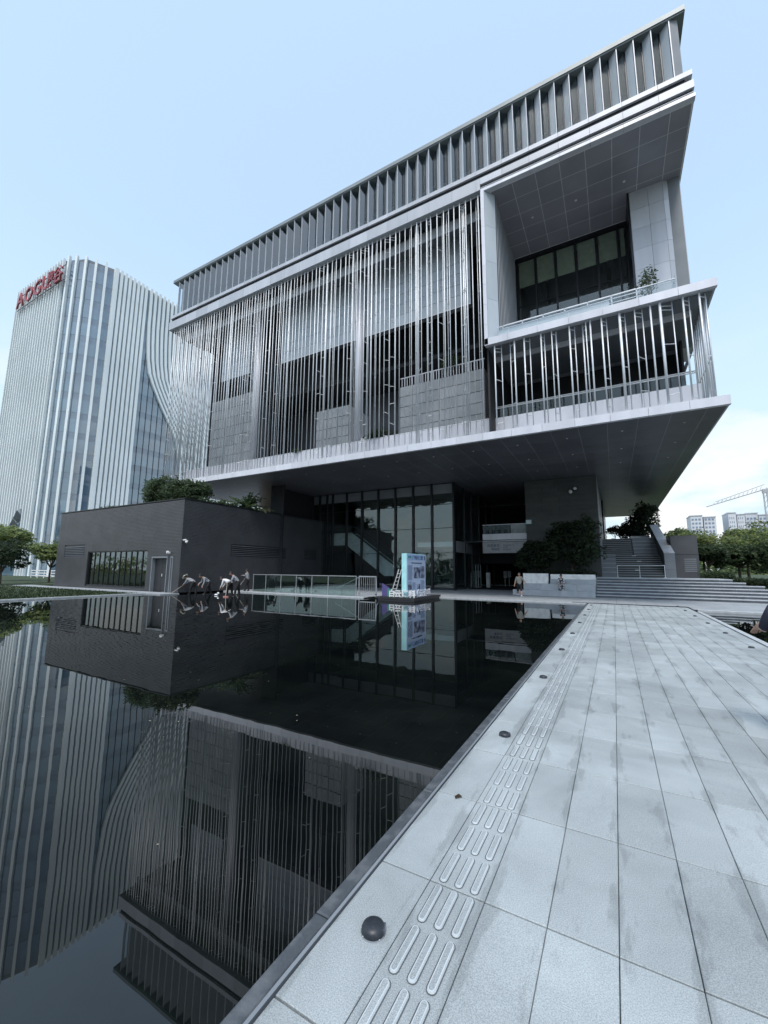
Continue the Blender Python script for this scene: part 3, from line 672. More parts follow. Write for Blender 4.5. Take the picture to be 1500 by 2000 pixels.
fronts.build('front_tile_courses', BLK, an, kind='stuff'); sides.build('side_tile_courses', BLK, an, kind='stuff')
MB().box(ax0-.02,ax1+.02,ay0-.02,ay0+.45,az1,az1+.06).box(ax1-.4,ax1+.02,ay0+.45,ay1,az1,az1+.06).box(ax0-.02,ax0+.4,ay0+.45,ay1,az1,az1+.06).build('coping', DARKM, an)
def louvre(x0,x1,z0,z1,face):
    lv = MB().box(*( (x0,x1,ay0+.05,ay0+.058) if face=='f' else (ax1-.058,ax1-.05,x0,x1)), z0, z1).build('louvre', DARKM, an)
    z = z0+.03
    while z < z1-.05:
        if face == 'f': MB().add([(x0,ay0+.0,z),(x1,ay0+.0,z),(x1,ay0+.045,z+.06),(x0,ay0+.045,z+.06),(x0,ay0+.0,z-.015),(x1,ay0+.0,z-.015)],[(0,1,2,3),(4,5,1,0)]).build('slat', BLK, lv)
        else: MB().add([(ax1,x0,z),(ax1,x1,z),(ax1-.045,x1,z+.06),(ax1-.045,x0,z+.06),(ax1,x0,z-.015),(ax1,x1,z-.015)],[(0,1,2,3),(4,5,1,0)]).build('slat', BLK, lv)
        z += .135
louvre(-39.55,-36.4,2.32,3.33,'f'); louvre(20.5,26.15,2.36,3.28,'s'); louvre(28.65,30.25,2.36,3.28,'s')
wn = MB().box(W0,W1,ay0+.06,ay0+.3,WZ1-.08,WZ1).box(W0,W1,ay0+.06,ay0+.3,WZ0,WZ0+.07).box(W0,W0+.08,ay0+.06,ay0+.3,WZ0+.07,WZ1-.08).box(W1-.08,W1,ay0+.06,ay0+.3,WZ0+.07,WZ1-.08).build('window', DARKM, an)
nb = 11; bw = (W1-W0-.16)/nb
AGL = glass('annex_glass', (.25,.30,.30), ior=2.4, wav=.12, wscale=1.5)
for k in range(nb):
    a = W0+.08+k*bw; MB().box(a+.03,a+bw-.03,ay0+.18,ay0+.195,WZ0+.07,WZ1-.08).build('pane', AGL, wn)
    if k: MB().box(a-.035,a+.035,ay0+.135,ay0+.22,WZ0+.07,WZ1-.08).build('mullion', DARKM, wn)
for a, b in ((D0,D1),(E0,E1)):
    d_ = MB().box(a+.03,b-.02,ay0+.22,ay0+.27,.02,DZ-.04).build('door', DARKM if a == E0 else BLKC, an)
    if a == D0:
        MB().box((a+b)/2-.006,(a+b)/2+.006,ay0+.215,ay0+.22,.02,DZ-.04).build('door_seam', DARKM, d_); MB().box((a+b)/2+.06,(a+b)/2+.1,ay0+.17,ay0+.215,1.0,1.18).build('handle', STEEL, d_)
    MB().box(a-.05,a+.03,ay0-.02,ay0+.3,0,DZ+.06).box(b-.02,b+.05,ay0-.02,ay0+.3,0,DZ+.06).box(a+.03,b-.02,ay0-.02,ay0+.3,DZ-.04,DZ+.06).build('door_frame', GRAYP, an)
def cctv(loc, label):
    t = thing('security_camera', label, 'camera', loc)
    x, y, z = loc
    MB().box(x-.03,x+.03,y-.02,y+.12,z-.04,z+.04).build('bracket', WHITE, t)
    MB().tube((x-.14,y-.12,z+.03),(x+.06,y-.04,z+.06),.055,n=8).build('camera_body', WHITE, t, smooth=True)
    MB().ball((x+.12,y-.06,z-.08),.09).build('dome', WHITE, t, smooth=True)
cctv((-24.1,16.72,3.32), 'white security cameras at the sharp corner of the dark block')
MB().box(-25.5,-25.3,16.36,16.49,2.5,2.62).tube((-25.4,16.4,2.6),(-25.4,16.3,2.6),.08,n=8).build('wall_lamp', WHITE, label='small round white lamp over the door of the dark block', cat='lamp')

# ------------------------------------------------------------------ TOWER
tw = thing('office_tower', 'tall glass tower with rounded corner and close white vertical fins', 'building', (-96,60,0))
TH = 60.5; TXR = -83.0; TYF = 31.7; RC = 6.0
def outline(off=0, step=1.0):
    """points and outward normals along front face, corner and right face"""
    P_ = []
    x = -109.0
    while x < TXR-RC-.2: P_.append((x, TYF-off, 0, -1)); x += 1.12
    for k in range(7):
        a = R(-90+15*k); P_.append((TXR-RC+math.cos(a)*(RC+off), TYF+RC+math.sin(a)*(RC+off), math.cos(a), math.sin(a)))
    return P_
def skin(z0, z1, off, m, name, y1=112):
    pts = [(-109,TYF+off)]+[(TXR-RC+math.cos(R(-90+10*k))*(RC-off), TYF+RC+math.sin(R(-90+10*k))*(RC-off)) for k in range(10)]+[(TXR-off,y1)]
    v = [(p[0],p[1],z0) for p in pts]+[(p[0],p[1],z1) for p in pts]; n = len(pts)
    return MB().add(v, [(i,i+1,n+i+1,n+i) for i in range(n-1)]).build(name, m, tw)
fl = 3.75; z = -.5
while z < TH-1:
    skin(z, min(z+2.55,TH-.2), 0, TGL, 'glass_band'); skin(z+2.55, min(z+fl,TH-.2), .03, TSP, 'spandrel_band'); z += fl
MB().prism([(-109,TYF+.1),(TXR-RC,TYF+.1),(TXR-.1-RC*.3,TYF+RC*.3),(TXR-.1,TYF+RC),(TXR-.1,112),(-109,112)],'z',TH-1,TH-.2).build('roof', GRAYP, tw)
MB().box(-109.3,-109,TYF,112,-.5,TH).build('side_wall', FIN, tw)
def fin(x, y, nx, ny, z0, z1, w_=.20, d=.75, name='fin'):
    tx, ty = -ny, nx
    pts = [(x+tx*w_-nx*.05, y+ty*w_-ny*.05),(x+tx*w_+nx*d, y+ty*w_+ny*d),(x-tx*w_+nx*d, y-ty*w_+ny*d),(x-tx*w_-nx*.05, y-ty*w_-ny*.05)]
    MB().prism(pts,'z',z0,z1).build(name, FIN, tw)
for (x,y,nx,ny) in outline():
    z0 = -.5
    if ny == -1 and x < -92.0:      # swoop over the entrance on the front
        t = (x+109)/17.0; z0 = 3.5+10.0*t**2.2 if x < -93 else -.5
    fin(x,y,nx,ny,z0,TH+rng.uniform(.0,.12), .15 if ny == -1 else .19, .42)
sw = MB(); ps = []
for k in range(13):
    x = -109+k*1.3; ps.append((x, 3.4+10.0*((x+109)/17.0)**2.2))
for a, b in zip(ps[:-1], ps[1:]): sw.add([(a[0],TYF-.8,a[1]),(b[0],TYF-.8,b[1]),(b[0],TYF+.4,b[1]-1.6),(a[0],TYF+.4,a[1]-1.2)],[(0,1,2,3)])
sw.build('entrance_canopy', GRAYP, tw)
y = 38.0
while y < 43.9:
    fin(TXR,y,1,0,-.5,TH+rng.uniform(.0,.12),.26,.45); y += .83
# curved fins that sweep aside over the open glass
zs = [60.6,52,48.3,45.0,41.9,39.8,36.5,34.1,31.6,29.6,24,16,8,0]
ys = [0,.1,.3,.6,1.2,2.1,3.9,5.4,7.1,8.2,9.6,10.6,10.9,11.0]
def curved_fin(y0, f):
    w_ = .26; d = .45; v = []; fcs = []
    for z, dy in zip(zs, ys):
        yy = y0+dy*f; v += [(TXR,yy-w_,z),(TXR+d,yy-w_,z),(TXR+d,yy+w_,z),(TXR,yy+w_,z)]
    n = len(zs)
    for i in range(n-1):
        for a in range(4): fcs.append((4*i+a,4*i+(a+1)%4,4*i+4+(a+1)%4,4*i+4+a))
    fcs.append((0,1,2,3)); MB().add(v,fcs).build('curved_fin', FIN, tw)
y = 44.9; k = 0
while y < 74:
    curved_fin(y, max(.15, 1-.012*k*k*.15)); y += .95; k += 1
y = 45.0
while y < 62: MB().box(TXR,TXR+.08,y-.04,y+.04,-.5,46).build('mullion', DARKM, tw); y += 1.2
while y < 112: 
    fin(TXR,y+12,1,0,-.5,TH,.25,.45) if y+12 < 112 else None; y += 1.3
# red sign on the front face near the top
sgx = thing('rooftop_sign', 'big red letters mounted near the top of the white finned tower', 'sign', (-97,30.8,57))
text('AOGU', 4.7, RED, sgx, Matrix.Translation((-106.8,30.75,55.3)) @ FRT, .12, name='sign_letter', bold=0, gap=1.25)
text('澳', 2.4, RED, sgx, Matrix.Translation((-92.9,30.75,56.4)) @ FRT, .12, name='sign_letter', bold=0)
text('谷', 3.7, RED, sgx, Matrix.Translation((-90.3,30.75,55.2)) @ FRT, .15, name='sign_letter', bold=0)
MB().tube((-93.3,30.75,55.3),(-93.3,30.6,55.3),.3).tube((-92.4,30.75,55.3),(-92.4,30.6,55.3),.3).tube((-91.5,30.75,55.3),(-91.5,30.6,55.3),.3).build('sign_dots', RED, sgx)
MB().box(-107,-86.5,30.95,31.05,55.0,55.15).box(-107,-86.5,30.95,31.05,58.0,58.15).build('sign_frame', GRAYP, sgx)

# ------------------------------------------------------------------ TERRACE, STEPS, STAIR
tr = thing('seating_terrace', 'stepped stone seating terrace with white planter wall beside the broad steps', 'terrace', (-3.5,29,0))
def blocks(name, x0, x1, y0, y1, z0, z1, m, w_, par):
    n = max(1, round((x1-x0)/w_)); d = (x1-x0)/n
    for k in range(n): MB().cbox(x0+k*d+.004,x0+(k+1)*d-.004,y0,y1,z0,z1,.006).build(name, m, par)
blocks('bench_block', -5.95,-1.07,28.1,28.55,0,.34,STEP,1.05,tr)
blocks('bench_block', -5.3,-1.07,28.55,29.0,0,.74,STEP,1.2,tr)
blocks('bench_block', -3.72,-1.07,29.0,29.4,0,1.04,STEP,1.2,tr)
blocks('planter_wall', -5.42,-3.84,29.0,29.35,0,1.40,WHITEST,1.6,tr)
blocks('planter_wall', -3.74,-1.07,29.4,29.55,0,1.36,WHITEST,2.7,tr)
MB().box(-5.42,-5.2,29.35,33.3,0,1.3).box(-1.2,-1.07,29.55,33.3,0,1.3).build('planter_side', WHITEST, tr)
MB().box(-5.2,-1.2,29.56,33.3,0,1.25).build('soil', BARK, tr)
ss = thing('broad_steps', None, None, (3,30,0), kind='structure')
rise = 1.17/7
for k in range(7):
    xe = 9.6-.33*k if k < 3 else 9.0-.62*(k-2)
    yy = 28.25+.36*k; n = 9
    e = [9.3,8.9,8.35,7.7,7.1,6.4,5.9][k]
    dx = (e+1.05)/n
    for j in range(n):
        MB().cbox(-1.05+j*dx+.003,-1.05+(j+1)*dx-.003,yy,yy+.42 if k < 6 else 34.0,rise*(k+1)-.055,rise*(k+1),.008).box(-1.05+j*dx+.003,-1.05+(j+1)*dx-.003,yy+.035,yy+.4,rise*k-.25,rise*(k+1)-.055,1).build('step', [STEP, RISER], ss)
MB().box(-1.0,5.8,30.8,45,-.4,.99).build('platform_base', BLKC, ss)
MB().box(3.7,5.4,34.0,40,.99,1.14).build('platform', STONE, ss)
MB().box(-150,-45.5,31,400,-.5,-.1).build('street', STONE, kind='structure')
MB().box(5.9,80,30.4,36,-.4,.55).box(9.3,80,27,30.4,-.4,.15).box(5.4,80,36,160,-.4,.9).build('garden_ground', GRASS, kind='structure')
us = thing('upper_stair', 'dark stone staircase climbing under the overhang beside the sloped wall', 'staircase', (1.2,34,1.17))
h_ = (2.82-1.17)/10
for k in range(10):
    MB().box(.15,3.06,34+.3*k,34+.3*(k+1)+.02,1.17+h_*k,1.17+h_*(k+1)-.03).build('step', CORE, us)
    MB().box(.15,3.06,33.98+.3*k,34.3+.3*k,1.17+h_*(k+1)-.03,1.17+h_*(k+1)).build('tread', STEP, us)
for k in range(5):
    MB().box(-.74,.14,33.5+.75*k,34.24+.75*k,1.15,1.17+.33*(k+1)).build('seat_block', GRAYP, us)
    MB().box(-.74,.15,33.47+.75*k,34.24+.75*k,1.17+.33*(k+1),1.17+.33*(k+1)+.045).build('seat_top', STEP, us)
MB().box(-.74,3.06,37,38.2,2.3,2.80).build('landing', GRAYP, us)
h2 = (4.37-2.82)/9
for k in range(9):
    MB().box(-.74,1.42,38.2+.3*k,38.52+.3*k,2.0,2.82+h2*(k+1)-.03).build('step', CORE, us)
    MB().box(-.74,1.42,38.18+.3*k,38.5+.3*k,2.82+h2*(k+1)-.035,2.82+h2*(k+1)).build('tread', STEP, us)
for k in range(5):
    MB().box(1.46,3.06,38.25+.55*k,38.79+.55*k,2.0,2.80+.32*(k+1)-.05).build('seat_block', GRAYP, us)
    MB().box(1.45,3.06,38.22+.55*k,38.79+.55*k,2.80+.32*(k+1)-.05,2.80+.32*(k+1)).build('seat_top', STEP, us)
MB().box(-.74,3.06,40.9,60,2.0,4.36).build('upper_landing', GRAYP, us)
for x, y, z in ((1.3,34.28,1.65),(1.5,35.48,2.3),(1.25,36.7,2.76),(-.1,36.75,2.78),(-.05,38.9,3.3),(-.05,41.0,4.40)):
    MB().box(x,x+.28,y-.01,y+.02,z,z+.05).build('step_marker', WHITE, us)
pw = thing('sloped_parapet', 'thick grey stone parapet sloping up along the right side of the stair', 'parapet wall', (3.35,34,1.17))
seg = [(34,2.84),(36.5,3.57),(39,4.30),(41.5,5.02),(44,5.74)]
for (a, za), (b, zb) in zip(seg[:-1], seg[1:]):
    MB().prism([(a+.006 if a > 34 else a,1.0),(b,1.0),(b,zb),(a+.006 if a > 34 else a,za)],'x',3.08,3.64).build('wall_section', CORE, pw)
    ca = MB(); ca.prism([(a+.004,za),(b-.004,zb),(b-.004,zb+.05),(a+.004,za+.05)],'x',3.05,3.67); ca.build('coping', STEP, pw)
for a, b in ((1.17,1.72),(1.73,2.28),(2.29,2.84)): MB().box(3.06,3.66,33.94,34.0,a,b).build('front_panel', GRAYP, pw)
sh = thing('stair_handrail', 'thin steel handrail frame at the foot of the dark stair', 'handrail', (1.6,33.7,1.17))
for x in (.2,1.55,3.0): MB().tube((x,33.7,1.17),(x,33.7,2.0),.022).tube((x,33.7,1.17),(x,33.7,1.2),.07,n=8).build('post', STEEL, sh)
MB().tube((.2,33.7,2.0),(3.0,33.7,2.0),.022).build('top_bar', STEEL, sh)
bb = thing('garden_block', 'plain dark grey block wall right of the sloped parapet', 'wall', (4.4,36,0))
MB().box(3.68,5.25,36,46,.9,4.18).build('block_body', BLKC, bb); 
for a, b, c, d in ((3.7,5.25,.95,2.8),(3.7,5.25,2.83,4.16)): MB().box(a,b,35.97,36.0,c,d).build('block_panel', BLK, bb)
for k in range(7): MB().box(4.4,5.1,35.95,35.97,1.6+k*.14,1.67+k*.14).build('slat', GRAYP, bb)

# ------------------------------------------------------------------ POOL FENCE AND BARRIER
fn = thing('pool_fence', 'long glass panel fence with steel posts on the pool ledge', 'fence', (-17,20.4,0))
fx = [-21.75,-20.58,-19.22,-17.9,-16.62,-15.35,-13.3]
for x in fx: MB().box(x-.018,x+.018,20.375,20.425,.01,1.15).build('post', RAILST, fn)
for a, b in zip(fx[:-1], fx[1:]): MB().box(a+.03,b-.03,20.393,20.407,.06,1.10).build('glass_pane', glass('fence_glass',(.62,.72,.70),ior=2.0) if a == fx[0] else bpy.data.materials['fence_glass'], fn)
MB().box(-21.8,-13.27,20.37,20.43,1.15,1.195).build('top_rail', RAILST, fn)
MB().tube((-15.1,20.8,.35),(-13.4,20.8,1.1),.025).tube((-14.6,20.8,.0),(-14.6,20.8,.57),.02).build('ramp_rail', RAILST, fn)
ba = thing('crowd_barrier', 'grey steel crowd barrier with upright bars at the end of the glass fence', 'barrier', (-12.6,20.45,0))
MB().box(-13.15,-11.95,20.42,20.47,1.13,1.2).box(-13.15,-11.95,20.42,20.47,.14,.2).box(-13.15,-13.1,20.42,20.47,.0,1.13).box(-12.0,-11.95,20.42,20.47,.0,1.13).build('frame', RAILST, ba)
for k in range(7): MB().tube((-12.98+k*.145,20.445,.2),(-12.98+k*.145,20.445,1.13),.014).build('bar', RAILST, ba)
MB().tube((-11.97,20.45,1.15),(-11.9,20.4,.3),.018).tube((-11.9,20.4,.3),(-11.6,20.3,.04),.018).build('foot', RAILST, ba)

# ------------------------------------------------------------------ PLINTH, LETTERS, NOTICE BOARD
pl = thing('sign_plinth', 'low dark stone plinth standing in the pool edge carrying white characters', 'plinth', (-10.2,20.8,0))
MB().box(-11.3,-9.15,19.5,23.2,-.3,.02).build('base', BLKC, pl); MB().box(-11.33,-9.12,19.47,23.2,.035,.13).build('cap', BLKC, pl); MB().box(-11.28,-9.17,19.52,23.2,.02,.035).build('reveal', BROWN, pl)
cl = thing('white_characters', 'upright white characters along the front of the low plinth', 'letters', (-9.9,19.65,.13))
text('白云建科', .40, WHITE, cl, Matrix.Translation((-10.68,19.66,.17)) @ FRT, .02, name='character', bold=.012, gap=.4)
SIDE = Matrix.Rotation(R(90), 4, 'Z') @ Matrix.Rotation(R(90), 4, 'X')
c2_ = thing('side_characters', 'pale characters along the right side of the low plinth', 'letters', (-9.25,21,.13))
text('白云建科', .42, ALUW, c2_, Matrix.Translation((-9.28,20.2,.17)) @ SIDE, .02, name='character', bold=.008, gap=1.8)
nb_ = thing('notice_board', 'tall freestanding pale blue notice board with photos and text on plinth', 'notice board', (-9.85,20.9,.13))
MB().box(-9.98,-9.70,19.75,22.25,.13,2.46).build('board_body', BSIDE, nb_)
bp = MB().box(-9.70,-9.67,19.77,22.23,.15,2.44).build('poster', BOARD, nb_)
bp_x = -9.665
MB().box(bp_x-.002,bp_x,19.80,22.2,2.12,2.40).build('header_band', mat('header_blue',(.30,.45,.72),rough=.4), bp)
text('广州设计之都', .24, INK, bp, Matrix.Translation((bp_x+.003,20.42,2.17)) @ SIDE, .001, gap=.3, bold=.004)
MB().box(bp_x,bp_x+.004,19.88,20.28,2.22,2.32).build('logo', GREENP, bp); MB().box(bp_x,bp_x+.004,22.0,22.12,2.15,2.36).build('logo', INK, bp)
MB().box(bp_x,bp_x+.003,20.3,21.7,1.93,1.98).build('title_line', INK, bp)
for a in ((20.6,21.5,1.12,1.72),(21.55,22.08,1.12,1.80),(19.88,20.35,.52,.80),(21.0,21.45,.52,.80)):
    MB().box(bp_x,bp_x+.004,a[0],a[1],a[2],a[3]).build('photo', PIC, bp)
tl = MB()
for (a, b, c, d) in ((19.88,20.5,1.05,1.82),(20.42,20.9,.52,.9),(21.52,22.08,.52,.98),(19.88,20.35,.86,.96)):
    z = c
    while z < d: tl.box(bp_x,bp_x+.002,a,b-rng.uniform(0,.12),z,z+.018); z += .05
tl.build('text_lines', mat('print_grey',(.10,.14,.26),rough=.5), bp, kind='stuff')
ld = thing('white_ladder', 'white folded step ladder leaning behind the notice board', 'ladder', (-11.1,21.4,0))
for dx in (0,.28): MB().tube((-11.52+dx,21.4,.13),(-11.05+dx*.6,21.5,1.6),.022).build('rail', WHITE, ld)
for k in range(6): MB().tube((-11.52+.47*k/6+.04,21.4,.25+k*.22),(-11.24+.36*k/6,21.42,.25+k*.22),.014).build('rung', WHITE, ld)
MB().prism([(-11.5,.02),(-11.02,.02),(-11.02,.55),(-11.5,.82)],'y',20.3,20.36).build('purple_panel', PURP, label='small purple display panel with slanted top left of the plinth', cat='panel')
MB().prism([(-10.99,.14),(-10.72,.14),(-10.72,.5),(-10.99,.55)],'y',20.0,20.05).build('green_panel', GREENP, label='small green display panel on the left end of the plinth', cat='panel')

# ------------------------------------------------------------------ EDGE LAMPS
dm = thing('edge_lamp', 'nearest black dome lamp on the paving beside the pool curb', 'lamp', (-1.035,1.775,0), local=True, group='dome lamps along the walkway edge', rotz=R(20))
def dome(parent):
    v = MB(); prof = [(.050,0),(.054,.005),(.053,.018),(.047,.029),(.033,.036),(.012,.039)]; n = 20; vs = []; fs = []
    for r_, z in prof:
        for i in range(n): a = 2*math.pi*i/n; vs.append((r_*math.cos(a), r_*math.sin(a), z))
    for j in range(len(prof)-1):
        for i in range(n): fs.append((j*n+i, j*n+(i+1)%n, (j+1)*n+(i+1)%n, (j+1)*n+i))
    fs.append(tuple(range((len(prof)-1)*n, len(prof)*n)))
    v.add(vs, fs); v.build('housing', PLASTIC, parent, smooth=True)
    MB().box(.030,.0535,-.022,.022,.008,.027).build('lamp_window', LENS, parent)
    MB().tube((0,0,.0),(0,0,.004),.058,.056,n=24).build('base_ring', GRAYP, parent)
    for a in (0.6,2.2,3.9,5.4): MB().tube((.054*math.cos(a),.054*math.sin(a),.004),(.054*math.cos(a),.054*math.sin(a),.006),.003,n=6).build('screw', STEEL, parent)
dome(dm)
ordn = ['second','third','fourth','fifth','sixth','seventh','eighth','ninth']
for k in range(8): copy_tree(dm, (-1.03,4.27+2.49*k,0), R(20), ordn[k]+' black dome lamp counted from the camera along the left pool curb')
ordr = ['nearest','second','third','fourth','fifth','sixth']
for k in range(6): copy_tree(dm, (2.45,11.66+2.33*k,0), R(200), ordr[k]+' black dome lamp in view along the right side of the walkway')

# ------------------------------------------------------------------ VEGETATION
npr = np.random.RandomState(5)
def leaf_mesh(name, blobs, n, size, mats_, drop=.35, flat=.0):
    """many small leaf quads near the surface of lumpy blobs, light and dark clumps"""
    vol = np.array([b[3]*b[4]*b[5] for b in blobs]); pk = npr.choice(len(blobs), n, p=vol/vol.sum())
    B = np.array(blobs)[pk]
    d = npr.normal(size=(n,3)); d /= np.linalg.norm(d, axis=1)[:,None]
    r = npr.uniform(.35,1.0,n)**.5
    lump = 1+.16*np.sin(d[:,0]*5+B[:,0]*3)+.14*np.sin(d[:,1]*6+B[:,1]*2+1)+.12*np.sin(d[:,2]*7+pk)
    c = B[:,:3]+d*B[:,3:6]*(r*lump)[:,None]
    g = np.sin(c[:,0]*3.1/size*.05+1)*np.sin(c[:,1]*2.7/size*.05)*np.sin(c[:,2]*3.7/size*.05)
    g = np.sin(c[:,0]*2.3/np.maximum(B[:,3],.3)+pk)*np.sin(c[:,1]*2.1/np.maximum(B[:,3],.3))*np.sin(c[:,2]*3.1/np.maximum(B[:,5],.3)); keep = g > -drop; c = c[keep]; d = d[keep]; m = len(c)
    u = npr.normal(size=(m,3)); u[:,2] *= .5; u /= np.linalg.norm(u, axis=1)[:,None]
    nn = d*.6+npr.normal(size=(m,3))*.6+np.array([0,0,.5]); w_ = np.cross(nn,u); w_ /= np.linalg.norm(w_, axis=1)[:,None]
    s = (size*npr.uniform(.6,1.3,m))[:,None]
    V = np.stack([c-u*s, c+w_*s*.45, c+u*s, c-w_*s*.45], 1).reshape(-1,3)
    me = bpy.data.meshes.new(name); me.vertices.add(4*m); me.vertices.foreach_set('co', V.ravel())
    me.loops.add(4*m); me.loops.foreach_set('vertex_index', np.arange(4*m)); me.polygons.add(m)
    me.polygons.foreach_set('loop_start', np.arange(0,4*m,4)); me.polygons.foreach_set('loop_total', np.full(m,4))
    for q in mats_: me.materials.append(q)
    me.polygons.foreach_set('material_index', (npr.rand(m) < .35).astype(np.int32) if len(mats_) > 1 else np.zeros(m, np.int32))
    me.update(); me.validate(); return me
def tree(name, label, cat, base, h, rx, rz, n, size, mats_, trunk=.12, group=None, nb=9, crown0=.45, spread=1.0, ry=None, lean=0, limbs=6, core=0):
    ry = ry or rx
    t = thing(name, label, cat, base, group=group)
    bx, by, bz = base; bl = []
    for k in range(nb):
        a = npr.uniform(0,6.28); rr_ = npr.uniform(.1,.75)*spread
        bl.append((bx+lean+math.cos(a)*rx*rr_, by+math.sin(a)*ry*rr_, bz+h-rz*npr.uniform(.35,1.25)*(.55+.6*rr_), rx*npr.uniform(.32,.52), ry*npr.uniform(.32,.52), rz*npr.uniform(.28,.45)))
    if core:
        bl.append((bx+lean, by, bz+h*.50, rx*.72*core, ry*.72*core, h*.38*core))
        for k in range(9):
            a = k*.7+npr.uniform(-.2,.2); e = npr.uniform(-.3,.75)
            bl.append((bx+lean+math.cos(a)*math.cos(e)*rx*.62*core, by+math.sin(a)*math.cos(e)*ry*.62*core, bz+h*.50+math.sin(e)*h*.34*core, rx*.34, ry*.34, h*.17))
    if trunk:
        m_ = MB(); top = (bx+lean*.6,by,bz+h*crown0); m_.path([(bx,by,bz-.1),(bx+lean*.2,by,bz+h*crown0*.5),top],[trunk,trunk*.8,trunk*.6],8)
        m_.build('trunk', BARK, t)
        lm = MB()
        for b in bl[:limbs+2]:
            mid = ((top[0]+b[0])/2+npr.uniform(-.1,.1)*rx,(top[1]+b[1])/2,top[2]+(b[2]-top[2])*.4); lm.path([top,mid,(b[0],b[1],b[2]+b[5]*.3)],[trunk*.55,trunk*.35,trunk*.12],5)
        lm.build('limbs', BARK, t)
    link('crown', leaf_mesh('crown', bl, n, size, mats_), t)
    return t
# planter trees in front of the brick core
tree('planter_tree', 'large dark evergreen tree behind the seating terrace in front of brick core', 'tree', (-2.5,31.0,1.2), 3.95, 2.15, 1.9, 24000, .11, [LF_D,LF_K], .09, nb=16, crown0=.15, core=1, group='planter trees')
tree('planter_tree', 'lower dark rounded tree at the left end of the seating terrace', 'tree', (-4.9,30.6,1.2), 2.45, 1.35, 1.3, 12000, .10, [LF_D,LF_K], .06, nb=10, crown0=.15, core=1, group='planter trees')
link('planter_hedge', leaf_mesh('planter_hedge', [(-4.9+.45*k,30.0,1.35,.4,.35,.3) for k in range(9)], 5000, .06, [LF_K,LF_D]), kind='thing', label='low dark hedge along the white planter wall of the seating terrace', cat='hedge')
# annex roof plants
tree('roof_tree', 'spreading dark tree on the annex roof near its sharp corner, left one', 'tree', (-33.2,20.6,5.5), 3.7, 2.6, 2.0, 11000, .13, [LF_D,LF_M], .08, nb=12, crown0=.15, core=.9, group='trees on the annex roof', ry=1.6)
tree('roof_tree', 'dark tree on the annex roof directly above its sharp corner', 'tree', (-28.6,19.6,5.5), 3.2, 2.6, 1.8, 10000, .13, [LF_D,LF_M], .08, nb=12, crown0=.15, core=.9, group='trees on the annex roof', ry=1.6)
link('roof_shrub', leaf_mesh('roof_shrub', [(-36.8+.6*k,17.8,6.15,.5,.4,.42) for k in range(4)], 900, .10, [LF_D,LF_M]), label='low shrubs along the left part of the annex roof edge', cat='shrub')
link('roof_shrub', leaf_mesh('roof_shrub', [(-25.2,18.6+.8*k,6.2,.45,.5,.35) for k in range(4)], 1500, .10, [LF_D,LF_M]), label='pale leafy shrub on the annex roof right of its corner', cat='shrub')
def palm(label, base, s, m_):
    t = thing('palm_shrub', label, 'palm', base); bx,by,bz = base; f = MB()
    for k in range(46):
        a = npr.uniform(0,6.28); e = npr.uniform(.15,1.35); l_ = s*npr.uniform(.7,1.1); p = [Vector((bx,by,bz+.3*s))]
        for j in range(1,5):
            tt = j/4; p.append(Vector((bx+math.cos(a)*math.cos(e)*l_*tt, by+math.sin(a)*math.cos(e)*l_*tt, bz+.3*s+math.sin(e)*l_*tt-.35*l_*tt*tt)))
        sd_ = Vector((-math.sin(a),math.cos(a),0))*.035*s
        for j in range(4):
            w0 = 1-j/4*.9; w1 = 1-(j+1)/4*.9; f.add([p[j]-sd_*w0,p[j]+sd_*w0,p[j+1]+sd_*w1,p[j+1]-sd_*w1],[(0,1,2,3)])
            for s_ in (-1,1): f.add([p[j],p[j+1],p[j+1]+sd_*s_*4*w0-Vector((0,0,.05*s))],[(0,1,2)])
    f.build('fronds', m_, t); MB().tube((bx,by,bz),(bx,by,bz+.35*s),.09*s,n=8).build('stem', BARK, t)
palm('bushy palm on the annex roof against the tan wall', (-24.9,22.2,5.5), 2.2, LF_M)
# loggia plant, gallery plants
tree('balcony_tree', 'small bare branched tree in a pot behind the balcony glass', 'tree', (2.5,23.6,14.5), 2.5, 1.2, .9, 420, .09, [LF_D], .05, nb=6, crown0=.4)
link('balcony_fern', leaf_mesh('balcony_fern', [(3.0,23.0,14.75,.5,.4,.25)], 700, .07, [LF_D,LF_M]), label='low green fern behind the balcony glass near the pier', cat='plant')
pot = MB().tube((.9,22.9,14.5),(.9,22.9,15.1),.30,.45,n=12).build('bowl_planter', WHITE, label='pale bowl shaped planter behind the balcony glass', cat='planter', smooth=True)
for k,(x, y, s_, lb) in enumerate(((-13.8,23.6,1.5,'dark leafy plant behind the tubes right of the slim white column'),(-3.6,24.4,1.6,'dark leafy plant in the lower gallery at its left end'),(-8.6,24.9,1.2,'dark plant above the grid block behind the tubes'),(-21.3,23.8,1.3,'dark plant low behind the tubes left of the slim white column'))):
    zb = 14.3 if k == 2 else 9.05
    tree('gallery_plant', lb, 'plant', (x,y,zb), 2.3*s_/1.5, s_, .9, 1600, .09, [LF_D,LF_K], .05, nb=6, crown0=.3, group='plants inside the galleries')
for k, x in enumerate((-20.5,-17.9,-14.8,-9.9,-7.4)):
    MB().cbox(x-.22,x+.22,23.3,23.6,9.05,9.05+(1.5+.12*(k%3)),.03).build('gallery_cabinet', ALUW if k % 2 else WHITE, label=['first','second','third','fourth','fifth','sixth','seventh','eighth'][k]+' pale upright cabinet from the left on the gallery floor behind the tubes', cat='cabinet', group='cabinets on the gallery floor')
